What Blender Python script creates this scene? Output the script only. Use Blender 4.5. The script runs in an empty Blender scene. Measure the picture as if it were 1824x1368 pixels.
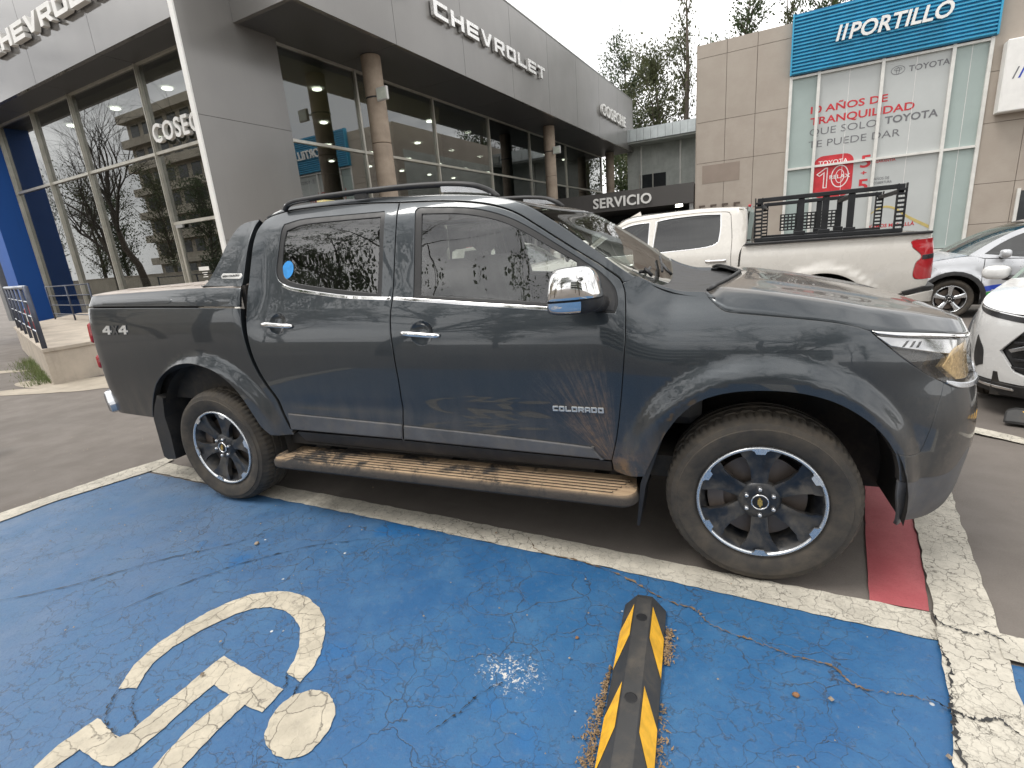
import bpy, math, random, bisect
import numpy as np
from mathutils import Vector, Matrix
from mathutils.geometry import delaunay_2d_cdt, tessellate_polygon
random.seed(7)
R = math.radians
sc = bpy.context.scene
COL = sc.collection

# ------------------------------------------------------------------ camera
cam = bpy.data.cameras.new('camera'); cam_o = bpy.data.objects.new('camera', cam); COL.objects.link(cam_o)
cam.sensor_fit = 'HORIZONTAL'; cam.sensor_width = 36.0; cam.lens = 901.85 / 1824 * 36.0
cam.clip_start = 0.05; cam.clip_end = 2000
def cam_matrix(yaw, pitch, roll, loc):
    f = Vector((-math.sin(yaw) * math.cos(pitch), math.cos(yaw) * math.cos(pitch), -math.sin(pitch)))
    r = Vector((math.cos(yaw), math.sin(yaw), 0)); u = r.cross(f)
    r2 = r * math.cos(roll) + u * math.sin(roll); u2 = -r * math.sin(roll) + u * math.cos(roll)
    m = Matrix((r2, u2, -f)).transposed().to_4x4(); m.translation = loc
    return m
cam_o.matrix_world = cam_matrix(0.3985, 0.2634, -0.0814, Vector((2.9187, -2.0674, 1.4611)))
sc.camera = cam_o

# ------------------------------------------------------------------ sky, sun, exposure
SUN_EL, SUN_AZ = R(62), R(238)          # azimuth clockwise from +Y
wd = bpy.data.worlds.new('World'); sc.world = wd; wd.use_nodes = True
nt = wd.node_tree; nt.nodes.clear()
def wn(t, **k):
    n = nt.nodes.new(t)
    for a, b in k.items(): setattr(n, a, b)
    return n
sky = wn('ShaderNodeTexSky', sky_type='NISHITA'); sky.sun_disc = False
sky.sun_elevation = SUN_EL; sky.sun_rotation = SUN_AZ; sky.air_density = 1.0; sky.dust_density = 3.0; sky.ozone_density = 1.0
hs = wn('ShaderNodeHueSaturation'); hs.inputs['Saturation'].default_value = 0.25; nt.links.new(sky.outputs[0], hs.inputs['Color'])
tc = wn('ShaderNodeTexCoord'); mp = wn('ShaderNodeMapping'); mp.inputs['Scale'].default_value = (1, 1, 2.6)
nt.links.new(tc.outputs['Generated'], mp.inputs[0])
nz = wn('ShaderNodeTexNoise'); nz.inputs['Scale'].default_value = 2.6; nz.inputs['Detail'].default_value = 7; nz.inputs['Roughness'].default_value = .55
nz.inputs['Distortion'].default_value = .5
nt.links.new(mp.outputs[0], nz.inputs['Vector'])
cr = wn('ShaderNodeValToRGB'); cr.color_ramp.elements[0].position = .33; cr.color_ramp.elements[1].position = .60
cr.color_ramp.elements[0].color = (4.3, 4.35, 4.5, 1); cr.color_ramp.elements[1].color = (11.2, 11.1, 10.9, 1)
nt.links.new(nz.outputs[0], cr.inputs[0])
mx = wn('ShaderNodeMix', data_type='RGBA'); mx.inputs[0].default_value = .86
nt.links.new(hs.outputs[0], mx.inputs[6]); nt.links.new(cr.outputs[0], mx.inputs[7])
bg = wn('ShaderNodeBackground'); bg.inputs[1].default_value = 0.125
nt.links.new(mx.outputs[2], bg.inputs[0])
wo = wn('ShaderNodeOutputWorld'); nt.links.new(bg.outputs[0], wo.inputs[0])

sun = bpy.data.lights.new('sun', 'SUN'); sun.energy = 1.1; sun.angle = R(22); sun.color = (1.0, .96, .9)
sun_o = bpy.data.objects.new('sun', sun); COL.objects.link(sun_o)
sd = Vector((math.sin(SUN_AZ) * math.cos(SUN_EL), math.cos(SUN_AZ) * math.cos(SUN_EL), math.sin(SUN_EL)))
sun_o.rotation_euler = sd.to_track_quat('Z', 'Y').to_euler(); sun_o.location = sd * 60
sc.view_settings.view_transform = 'Standard'; sc.view_settings.look = 'None'; sc.view_settings.gamma = 1
sc.view_settings.use_curve_mapping = False; sc.view_settings.exposure = 0.72
sc.cycles.max_bounces = 8; sc.cycles.transparent_max_bounces = 12; sc.cycles.use_denoising = True
sc.cycles.sample_clamp_indirect = 6; sc.cycles.caustics_reflective = False; sc.cycles.caustics_refractive = False

# ------------------------------------------------------------------ building frame: a = along the facades, b = away from the street
TH = 0.1085
E1 = Vector((math.cos(TH), -math.sin(TH), 0)); E2 = Vector((math.sin(TH), math.cos(TH), 0))
def BW(a, b, z=0): return E1 * a + E2 * b + Vector((0, 0, z))
def gz(b):            # the lot falls away gently towards the far side
    return -0.05 * min(max(b - 2.3, 0), 9.0)

# ------------------------------------------------------------------ node material helpers
MATS = {}
class NM:
    def __init__(s, name):
        s.m = bpy.data.materials.new(name); s.m.use_nodes = True; s.t = s.m.node_tree; s.t.nodes.clear()
        s.out = s.n('ShaderNodeOutputMaterial'); MATS[name] = s.m
    def n(s, t, **k):
        x = s.t.nodes.new(t)
        for a, b in k.items():
            if a.startswith('i_'): x.inputs[a[2:].replace('_', ' ')].default_value = b
            else: setattr(x, a, b)
        return x
    def l(s, a, b): s.t.links.new(a, b)
    def pos(s, kind='Object'):
        if kind == 'World': return s.n('ShaderNodeNewGeometry').outputs['Position']
        return s.n('ShaderNodeTexCoord').outputs[kind]
    def map(s, v, scale=(1, 1, 1), loc=(0, 0, 0), rot=(0, 0, 0)):
        m = s.n('ShaderNodeMapping'); m.inputs['Scale'].default_value = scale; m.inputs['Location'].default_value = loc; m.inputs['Rotation'].default_value = rot
        s.l(v, m.inputs[0]); return m.outputs[0]
    def noise(s, v, scale, detail=4, rough=.55, dist=0):
        x = s.n('ShaderNodeTexNoise'); x.inputs['Scale'].default_value = scale; x.inputs['Detail'].default_value = detail
        x.inputs['Roughness'].default_value = rough; x.inputs['Distortion'].default_value = dist; s.l(v, x.inputs['Vector']); return x.outputs[0]
    def vor(s, v, scale, feat='DISTANCE_TO_EDGE', rnd=1):
        x = s.n('ShaderNodeTexVoronoi', feature=feat); x.inputs['Scale'].default_value = scale; x.inputs['Randomness'].default_value = rnd
        s.l(v, x.inputs['Vector']); return x.outputs['Distance']
    def math(s, op, a, b=None, c=None, clamp=False):
        x = s.n('ShaderNodeMath', operation=op, use_clamp=clamp)
        for i, v in enumerate((a, b, c)):
            if v is None: continue
            if isinstance(v, (int, float)): x.inputs[i].default_value = v
            else: s.l(v, x.inputs[i])
        return x.outputs[0]
    def rng(s, v, a, b, c=0., d=1., smooth=True):
        x = s.n('ShaderNodeMapRange', interpolation_type='SMOOTHSTEP' if smooth else 'LINEAR', clamp=True)
        s.l(v, x.inputs[0])
        for i, q in enumerate((a, b, c, d)): x.inputs[i + 1].default_value = q
        return x.outputs[0]
    def mix(s, f, a, b):
        x = s.n('ShaderNodeMix', data_type='RGBA')
        for i, v in ((0, f), (6, a), (7, b)):
            if isinstance(v, (int, float)): x.inputs[i].default_value = v
            elif isinstance(v, tuple): x.inputs[i].default_value = (*v[:3], 1)
            else: s.l(v, x.inputs[i])
        return x.outputs[2]
    def sep(s, v):
        x = s.n('ShaderNodeSeparateXYZ'); s.l(v, x.inputs[0]); return x.outputs
    def bump(s, h, strength=.3, dist=.01):
        x = s.n('ShaderNodeBump'); x.inputs['Strength'].default_value = strength; x.inputs['Distance'].default_value = dist
        s.l(h, x.inputs['Height']); return x.outputs[0]
    def pbsdf(s, col=None, rough=.5, metal=0., normal=None, **k):
        x = s.n('ShaderNodeBsdfPrincipled')
        for key, v in (('Base Color', col), ('Roughness', rough), ('Metallic', metal)):
            if v is None: continue
            if isinstance(v, (int, float)): x.inputs[key].default_value = v
            elif isinstance(v, tuple): x.inputs[key].default_value = (*v[:3], 1)
            else: s.l(v, x.inputs[key])
        if normal is not None: s.l(normal, x.inputs['Normal'])
        for key, v in k.items():
            key = key.replace('_', ' ')
            if isinstance(v, (int, float, tuple)): x.inputs[key].default_value = v
            else: s.l(v, x.inputs[key])
        return x.outputs[0]
    def end(s, sh): s.l(sh, s.out.inputs[0]); return s.m

def simple(name, col, rough=.5, metal=0., var=.12, scale=6., bump=0., space='Object', **k):
    """plain surface with a little uneven tone and gloss"""
    n = NM(name); p = n.pos(space)
    f = n.noise(p, scale, 5, .6)
    d = tuple(c * (1 - var) for c in col); u = tuple(min(1, c * (1 + var)) for c in col)
    c = n.mix(n.rng(f, .3, .7), d, u)
    r = n.rng(n.noise(p, scale * 2.3, 3), .3, .7, max(0, rough - .06), min(1, rough + .06))
    nr = n.bump(n.noise(p, scale * 30, 3), bump, .004) if bump else None
    return n.end(n.pbsdf(c, r, metal, nr, **k))

def glass(name, tint, refl=.08, rough=0.0, ior=1.5, dirt=0.0):
    n = NM(name)
    tr = n.n('ShaderNodeBsdfTransparent'); tr.inputs[0].default_value = (*tint, 1)
    gl = n.n('ShaderNodeBsdfGlossy'); gl.inputs['Roughness'].default_value = rough
    fr = n.n('ShaderNodeFresnel'); fr.inputs[0].default_value = ior
    geo = n.n('ShaderNodeNewGeometry')
    # keep the ordinary Fresnel value on both faces of the pane
    n.l(n.math('SUBTRACT', n.math('MULTIPLY', n.math('SUBTRACT', 1.0, geo.outputs['Backfacing']), ior), n.math('MULTIPLY', n.math('MULTIPLY', geo.outputs['Backfacing'], -1.0), 1.0 / ior)), fr.inputs[0])
    f = n.math('ADD', n.math('MULTIPLY', fr.outputs[0], 1 - refl), refl, clamp=True)
    m = n.n('ShaderNodeMixShader'); n.l(f, m.inputs[0]); n.l(tr.outputs[0], m.inputs[1]); n.l(gl.outputs[0], m.inputs[2])
    sh = m.outputs[0]
    if dirt:
        p = n.pos('Object'); df = n.n('ShaderNodeBsdfDiffuse'); df.inputs[0].default_value = (.35, .32, .27, 1)
        m2 = n.n('ShaderNodeMixShader'); n.l(n.rng(n.noise(p, 9, 6, .65), .35, .8, dirt * .4, dirt), m2.inputs[0]); n.l(sh, m2.inputs[1]); n.l(df.outputs[0], m2.inputs[2]); sh = m2.outputs[0]
    return n.end(sh)

def emit(name, col, s):
    n = NM(name); e = n.n('ShaderNodeEmission'); e.inputs[0].default_value = (*col, 1); e.inputs[1].default_value = s
    return n.end(e.outputs[0])

def M(k): return MATS[k]

# ------------------------------------------------------------------ object helpers
def link(name, me, mat=None, parent=None):
    o = bpy.data.objects.new(name, me); COL.objects.link(o)
    if mat is not None: o.data.materials.append(M(mat) if isinstance(mat, str) else mat)
    if parent is not None: o.parent = parent
    return o
def tag(o, label=None, cat=None, group=None, kind=None):
    for k, v in (('label', label), ('category', cat), ('group', group), ('kind', kind)):
        if v: o[k] = v
    return o
def thing(name, label, cat, loc=(0, 0, 0), rz=0., group=None):
    o = bpy.data.objects.new(name, None); COL.objects.link(o); o.location = loc; o.rotation_euler = (0, 0, rz); o.empty_display_size = .2
    return tag(o, label, cat, group)
def bthing(name, label, cat, a, b, z, group=None):
    return thing(name, label, cat, BW(a, b, z), -TH, group)

class MB:
    """collects shapes; build() links them as ONE mesh object"""
    def __init__(s): s.v = []; s.f = []
    def add(s, vs, fs):
        n = len(s.v); s.v += [tuple(v) for v in vs]; s.f += [tuple(i + n for i in f) for f in fs]; return s
    def box(s, x0, x1, y0, y1, z0, z1, bev=0.):
        x0, x1 = min(x0, x1), max(x0, x1); y0, y1 = min(y0, y1), max(y0, y1); z0, z1 = min(z0, z1), max(z0, z1)
        if not bev:
            return s.add([(x0, y0, z0), (x1, y0, z0), (x1, y1, z0), (x0, y1, z0), (x0, y0, z1), (x1, y0, z1), (x1, y1, z1), (x0, y1, z1)],
                         [(0, 3, 2, 1), (4, 5, 6, 7), (0, 1, 5, 4), (1, 2, 6, 5), (2, 3, 7, 6), (3, 0, 4, 7)])
        b = bev; vs = []
        for X, sx in ((x0, 1), (x1, -1)):
            for Y, sy in ((y0, 1), (y1, -1)):
                for Zz, sz in ((z0, 1), (z1, -1)):
                    vs += [(X, Y + sy * b, Zz + sz * b), (X + sx * b, Y, Zz + sz * b), (X + sx * b, Y + sy * b, Zz)]
        I = lambda i, j, k, a: ((i * 2 + j) * 2 + k) * 3 + a
        fs = []
        fs += [(I(0,0,0,0), I(0,0,1,0), I(0,1,1,0), I(0,1,0,0)), (I(1,0,0,0), I(1,1,0,0), I(1,1,1,0), I(1,0,1,0)),
               (I(0,0,0,1), I(1,0,0,1), I(1,0,1,1), I(0,0,1,1)), (I(0,1,0,1), I(0,1,1,1), I(1,1,1,1), I(1,1,0,1)),
               (I(0,0,0,2), I(0,1,0,2), I(1,1,0,2), I(1,0,0,2)), (I(0,0,1,2), I(1,0,1,2), I(1,1,1,2), I(0,1,1,2))]
        for i in (0, 1):
            for j in (0, 1): fs.append((I(i,j,0,0), I(i,j,1,0), I(i,j,1,1), I(i,j,0,1)))
            for k in (0, 1): fs.append((I(i,0,k,0), I(i,1,k,0), I(i,1,k,2), I(i,0,k,2)))
        for j in (0, 1):
            for k in (0, 1): fs.append((I(0,j,k,1), I(1,j,k,1), I(1,j,k,2), I(0,j,k,2)))
        for i in (0, 1):
            for j in (0, 1):
                for k in (0, 1): fs.append((I(i,j,k,0), I(i,j,k,1), I(i,j,k,2)))
        return s.add(vs, fs)
    def tube(s, pts, r, n=8, cap=True):
        pts = [Vector(p) for p in pts]; rs = r if isinstance(r, (list, tuple)) else [r] * len(pts)
        vs, fs = [], []; u = None
        for i, p in enumerate(pts):
            d = (pts[min(i + 1, len(pts) - 1)] - pts[max(i - 1, 0)]).normalized()
            if u is None: u = d.orthogonal().normalized()
            u = (u - d * u.dot(d)).normalized(); w = d.cross(u)
            for k in range(n):
                a = 2 * math.pi * k / n; vs.append(p + (u * math.cos(a) + w * math.sin(a)) * rs[i])
        for i in range(len(pts) - 1):
            for k in range(n): fs.append((i * n + k, i * n + (k + 1) % n, (i + 1) * n + (k + 1) % n, (i + 1) * n + k))
        if cap: fs += [tuple(range(n - 1, -1, -1)), tuple(range((len(pts) - 1) * n, len(pts) * n))]
        return s.add(vs, fs)
    def lathe(s, prof, n=48, c=(0, 0, 0), axis='y', a0=0., a1=2 * math.pi, close=False):
        """prof: (radius, along); closed=True joins last to first"""
        full = abs(a1 - a0 - 2 * math.pi) < 1e-6; m = n if full else n + 1; vs, fs = [], []
        for i in range(m):
            a = a0 + (a1 - a0) * i / n; ca, sa = math.cos(a), math.sin(a)
            for r, h in prof:
                q = {'y': (r * ca, h, r * sa), 'z': (r * ca, r * sa, h), 'x': (h, r * ca, r * sa)}[axis]
                vs.append((c[0] + q[0], c[1] + q[1], c[2] + q[2]))
        k = len(prof)
        for i in range(n):
            j = (i + 1) % m
            for q in range(k if close else k - 1): fs.append((i * k + q, i * k + (q + 1) % k, j * k + (q + 1) % k, j * k + q))
        return s.add(vs, fs)
    def poly(s, outer, holes=(), d0=0., d1=.01, tf=None):
        """extruded polygon with holes; 2D points -> tf(x,y,depth)"""
        tf = tf or (lambda x, y, d: (x, y, d))
        loops = [list(outer)] + [list(h) for h in holes]
        tri = tessellate_polygon([[Vector((p[0], p[1], 0)) for p in l] for l in loops])
        flat = [p for l in loops for p in l]; n = len(flat)
        vs = [tf(p[0], p[1], d0) for p in flat]; fs = []
        ar = lambda a, b, c: (b[0]-a[0])*(c[1]-a[1])-(b[1]-a[1])*(c[0]-a[0])
        tri = [t if ar(*[flat[i] for i in t]) > 0 else t[::-1] for t in tri]
        if d1 is None: fs = [tuple(t) for t in tri]
        else:
            vs += [tf(p[0], p[1], d1) for p in flat]
            fs = [tuple(reversed(t)) for t in tri] + [tuple(i + n for i in t) for t in tri]
            o = 0
            for li, l in enumerate(loops):
                k = len(l); A = sum(l[i][0]*l[(i+1)%k][1]-l[(i+1)%k][0]*l[i][1] for i in range(k))
                ccw = (A > 0) == (li == 0)
                for i in range(k):
                    a, b = o + i, o + (i + 1) % k
                    fs.append((a, b, b + n, a + n) if ccw else (b, a, a + n, b + n))
                o += k
        return s.add(vs, fs)
    def build(s, name, mat, parent=None, smooth=False, org=None, recalc=False, auto=None):
        me = bpy.data.meshes.new(name)
        vs = s.v if org is None else [(v[0]-org[0], v[1]-org[1], v[2]-org[2]) for v in s.v]
        me.from_pydata(vs, [], s.f)
        if recalc:
            import bmesh
            b = bmesh.new(); b.from_mesh(me); bmesh.ops.recalc_face_normals(b, faces=b.faces); b.to_mesh(me); b.free()
        if smooth or auto is not None: me.polygons.foreach_set('use_smooth', [True] * len(me.polygons))
        if auto is not None: me.set_sharp_from_angle(angle=R(auto))
        me.update()
        return link(name, me, mat, parent)

def copy_tree(o, parent=None):
    c = o.copy(); COL.objects.link(c)
    if parent is not None: c.parent = parent
    for ch in list(o.children): copy_tree(ch, c)
    return c
def mirror(o):
    c = copy_tree(o, o.parent); c.scale = (o.scale[0], -o.scale[1], o.scale[2]); c.location = (o.location[0], -o.location[1], o.location[2]); return c

def spline(pts, n=6):
    """Catmull-Rom through the points"""
    P = [Vector(p) for p in pts]
    if len(P) < 3: return [tuple(p) for p in P]
    Q = [P[0] * 2 - P[1]] + P + [P[-1] * 2 - P[-2]]; out = []
    for i in range(1, len(Q) - 2):
        a, b, c, d = Q[i - 1:i + 3]
        for k in range(n):
            t = k / n
            out.append(tuple(0.5 * ((2 * b) + (c - a) * t + (2 * a - 5 * b + 4 * c - d) * t * t + (3 * b - a - 3 * c + d) * t ** 3)))
    return out + [tuple(P[-1])]
def path(*segs):
    """joins splines into a closed outline; points where segments meet stay corners"""
    out = []
    for s_ in segs:
        q = spline(s_) if len(s_) > 2 else [tuple(x) for x in s_]
        if out and math.dist(out[-1], q[0]) < 1e-4: q = q[1:]
        out += q
    if math.dist(out[0], out[-1]) < 1e-4: out.pop()
    return out
def sm(a, b, x):
    t = min(1., max(0., (x - a) / (b - a))); return t * t * (3 - 2 * t)
def lerp(a, b, t): return a + (b - a) * t
def cub(xs, ys):
    n = len(xs); m = [(ys[1]-ys[0])/(xs[1]-xs[0])] + [(ys[i+1]-ys[i-1])/(xs[i+1]-xs[i-1]) for i in range(1, n-1)] + [(ys[-1]-ys[-2])/(xs[-1]-xs[-2])]
    def f(x):
        if x <= xs[0]: return ys[0] + m[0] * (x - xs[0])
        if x >= xs[-1]: return ys[-1] + m[-1] * (x - xs[-1])
        i = bisect.bisect_right(xs, x) - 1; h = xs[i+1]-xs[i]; t = (x-xs[i])/h
        return (2*t**3-3*t*t+1)*ys[i]+(t**3-2*t*t+t)*h*m[i]+(-2*t**3+3*t*t)*ys[i+1]+(t**3-t*t)*h*m[i+1]
    return f
def lin(xs, ys):
    def f(x):
        if x <= xs[0]: return ys[0]
        if x >= xs[-1]: return ys[-1]
        i = bisect.bisect_right(xs, x) - 1; return ys[i] + (ys[i+1]-ys[i])*(x-xs[i])/(xs[i+1]-xs[i])
    return f

class Skin:
    """side surface of a vehicle: a plan curve swept in height; s runs from tail to nose, off is depth below the surface"""
    def __init__(s, sb, ph, depth, half, s0=1.5):
        s.h = lin(sb, [R(v) for v in ph]); s.depth = depth; s.half = half
        ds = .004; g = np.arange(sb[0] - .6, sb[-1] + .6, ds); hh = np.array([s.h(v + ds / 2) for v in g])
        x = np.concatenate([[0], np.cumsum(np.cos(hh)) * ds]); y = np.concatenate([[0], np.cumsum(np.sin(hh)) * ds])
        i = int(round((s0 - g[0]) / ds)); s.g0, s.ds = g[0], ds; s.x = (x - x[i] + g[i]).tolist(); s.y = (y - y[i]).tolist()
    def __call__(s, u, z, off=0.):
        k = (u - s.g0) / s.ds; i = max(0, min(len(s.x) - 2, int(k))); t = k - i
        x = s.x[i] + (s.x[i+1] - s.x[i]) * t; y = s.y[i] + (s.y[i+1] - s.y[i]) * t; h = s.h(u); d = s.depth(u, z) + off
        return Vector((x - math.sin(h) * d, y + math.cos(h) * d - s.half, z))
    def normal(s, u, z, off=0.):
        e = 2e-3; a = s(u + e, z, off) - s(u - e, z, off); b = s(u, z + e, off) - s(u, z - e, off)
        n = a.cross(b); return n.normalized() if n.length > 1e-12 else Vector((0, -1, 0))

def inpoly(P, poly):
    x, y = P[:, 0], P[:, 1]; r = np.zeros(len(P), bool); q = np.array(poly); n = len(q); j = n - 1
    for i in range(n):
        xi, yi = q[i]; xj, yj = q[j]
        c = ((yi > y) != (yj > y)) & (x < (xj - xi) * (y - yi) / (yj - yi + 1e-15) + xi); r ^= c; j = i
    return r
def dens(poly, d):
    out = []
    for i, p in enumerate(poly):
        q = poly[(i + 1) % len(poly)]; L = math.dist(p, q); k = max(1, int(math.ceil(L / d)))
        for t in range(k): out.append((lerp(p[0], q[0], t / k), lerp(p[1], q[1], t / k)))
    return out
def area(l): return .5 * sum(l[i][0]*l[(i+1) % len(l)][1]-l[(i+1) % len(l)][0]*l[i][1] for i in range(len(l)))
def inset(l, d):
    """move a ccw loop inward by d"""
    n = len(l); out = []
    for i in range(n):
        a, b, c = Vector(l[i-1]), Vector(l[i]), Vector(l[(i+1) % n])
        e, f = (b - a), (c - b)
        if e.length < 1e-9: e = f
        if f.length < 1e-9: f = e
        e.normalize(); f.normalize(); n1 = Vector((-e.y, e.x)); n2 = Vector((-f.y, f.x)); m = n1 + n2
        m = m / max(.35, m.dot(n1)) if m.length > 1e-6 else n1
        out.append((b.x + m.x * d, b.y + m.y * d))
    return out

def panel(name, skin, outer, holes=(), mat='paint', parent=None, off=0., gap=.003, g=.045, flange=.022, bev=.003, db=.03):
    loops = []
    for k, l in enumerate([outer] + list(holes)):
        l = [tuple(p[:2]) for p in l]
        if area(l) < 0: l = l[::-1]
        l = dens(l, db); l = inset(l, (gap + bev) * (1 if k == 0 else -1)); loops.append(l)
    pts, edges, base = [], [], 0
    for l in loops:
        n = len(l); pts += l; edges += [(base + i, base + (i + 1) % n) for i in range(n)]; base += n
    A = np.array(loops[0]); lo, hi = A.min(0), A.max(0)
    nx, ny = max(1, int((hi[0]-lo[0])/g)), max(1, int((hi[1]-lo[1])/g))
    G = np.array([(lo[0]+(i+.5)*(hi[0]-lo[0])/nx, lo[1]+(j+.5)*(hi[1]-lo[1])/ny) for i in range(nx) for j in range(ny)])
    if len(G):
        k = inpoly(G, loops[0])
        for h in loops[1:]: k &= ~inpoly(G, h)
        allb = np.array(pts); G = G[k]
        if len(G):
            d = np.sqrt(((G[:, None, :] - allb[None]) ** 2).sum(2)).min(1); G = G[d > g * .45]
            pts = pts + [tuple(p) for p in G]
    r = delaunay_2d_cdt([Vector(p) for p in pts], edges, [], 0, 1e-6)
    V2 = [tuple(v) for v in r[0]]; T = r[2]
    if T:
        C = np.array([[sum(V2[i][0] for i in t) / 3, sum(V2[i][1] for i in t) / 3] for t in T]); keep = inpoly(C, loops[0])
        for h in loops[1:]: keep &= ~inpoly(C, h)
        T = [t for t, q in zip(T, keep) if q]
    vs = [skin(u, z, off) for u, z in V2]; ns = [skin.normal(u, z, off) for u, z in V2]; fs = []
    for t in T:
        a, b, c = (Vector(V2[i]) for i in t)
        fs.append(tuple(t) if (b - a).cross(c - a) > 0 else tuple(reversed(t)))
    if flange:
        for k, l in enumerate(loops):
            sg = 1 if k == 0 else -1; n = len(l)
            o1 = inset(l, -bev * sg); b0 = len(vs)
            for i in range(n):
                p, q = l[i], o1[i]; w = Vector((q[0]-p[0], q[1]-p[1])); w = w.normalized() if w.length > 1e-9 else Vector((1, 0))
                P0 = skin(p[0], p[1], off); N = skin.normal(p[0], p[1], off)
                tx = (skin(p[0] + w.x * .004, p[1] + w.y * .004, off) - P0).normalized()
                P1 = skin(q[0], q[1], off + bev); P2 = P1 - N * flange
                vs += [P0, P1, P1, P2]; ns += [N, (N + tx).normalized(), tx, tx]
            for i in range(n):
                a, b = b0 + i * 4, b0 + ((i + 1) % n) * 4
                q = [(a, a + 1, b + 1, b), (a + 2, a + 3, b + 3, b + 2)]
                fs += q if sg > 0 else [tuple(reversed(x)) for x in q]
    me = bpy.data.meshes.new(name); me.from_pydata([tuple(v) for v in vs], [], fs)
    me.polygons.foreach_set('use_smooth', [True] * len(me.polygons))
    me.normals_split_custom_set_from_vertices([tuple(v) for v in ns]); me.update()
    return link(name, me, mat, parent)

def grid_patch(name, fn, nu, nv, mat, parent, flip=False, thick=0.):
    """smooth surface fn(u,v) on a nu x nv grid"""
    vs = [fn(i / nu, j / nv) for i in range(nu + 1) for j in range(nv + 1)]
    fs = [(i*(nv+1)+j, (i+1)*(nv+1)+j, (i+1)*(nv+1)+j+1, i*(nv+1)+j+1) for i in range(nu) for j in range(nv)]
    if flip: fs = [f[::-1] for f in fs]
    m = MB(); m.add(vs, fs); o = m.build(name, mat, parent, smooth=True)
    if thick:
        md = o.modifiers.new('solid', 'SOLIDIFY'); md.thickness = thick; md.offset = -1
    return o

# lettering ---------------------------------------------------------
def text_mesh(txt, size, depth, bold=0., sx=1., shear=0., spacing=1., align='LEFT'):
    cu = bpy.data.curves.new('lettering', 'FONT'); cu.body = txt; cu.size = size; cu.extrude = depth / 2; cu.offset = bold
    cu.shear = shear; cu.space_character = spacing; cu.align_x = align; cu.resolution_u = 3
    o = bpy.data.objects.new('lettering', cu); COL.objects.link(o)
    dg = bpy.context.evaluated_depsgraph_get(); me = bpy.data.meshes.new_from_object(o.evaluated_get(dg))
    bpy.data.objects.remove(o); bpy.data.curves.remove(cu)
    if sx != 1.:
        for v in me.vertices: v.co.x *= sx
    return me
def place_text(name, txt, height, width, org, xdir, ydir, mat, parent, depth=.004, bold=0., shear=0., letters=False, spacing=1.):
    """cap height and overall width in metres; org = lower left corner; xdir, ydir unit vectors in the parent's frame"""
    X, Y = Vector(xdir), Vector(ydir); Zd = X.cross(Y)
    size = height / .729
    full = text_mesh(txt, size, depth, bold, 1, shear, spacing); xs = [v.co.x for v in full.vertices]; x0, x1 = min(xs), max(xs)
    fx = width / (x1 - x0); outs = []
    def put(me, dx, nm):
        for v in me.vertices:
            c = v.co; v.co = Vector(org) + X * ((c.x + dx - x0) * fx) + Y * c.y + Zd * (c.z + depth / 2)
        outs.append(link(nm, me, mat, parent))
    if not letters: put(full, 0, name); return outs
    # every letter a mesh of its own, at the pen position it has in the word
    import bmesh
    bm = bmesh.new(); bm.from_mesh(full); bm.faces.ensure_lookup_table()
    seen, isl = set(), []
    for v in bm.verts:
        if v in seen: continue
        st, cmp = [v], []
        seen.add(v)
        while st:
            q = st.pop(); cmp.append(q)
            for e in q.link_edges:
                w = e.other_vert(q)
                if w not in seen: seen.add(w); st.append(w)
        isl.append(cmp)
    isl.sort(key=lambda c: min(v.co.x for v in c))
    merged = []
    for c in isl:                                   # dots and tildes join the letter under them
        a, b = min(v.co.x for v in c), max(v.co.x for v in c)
        if merged and a < merged[-1][1] - .3 * (b - a) and b < merged[-1][1] + .3 * (b - a): merged[-1][2].extend(c); merged[-1][1] = max(b, merged[-1][1])
        else: merged.append([a, b, list(c)])
    for a, b, c in merged:
        idx = {v: i for i, v in enumerate(c)}
        fs = {f for v in c for f in v.link_faces}
        me = bpy.data.meshes.new(name); me.from_pydata([tuple(v.co) for v in c], [], [tuple(idx[v] for v in f.verts) for f in fs]); put(me, 0, name)
    bm.free(); return outs
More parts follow.
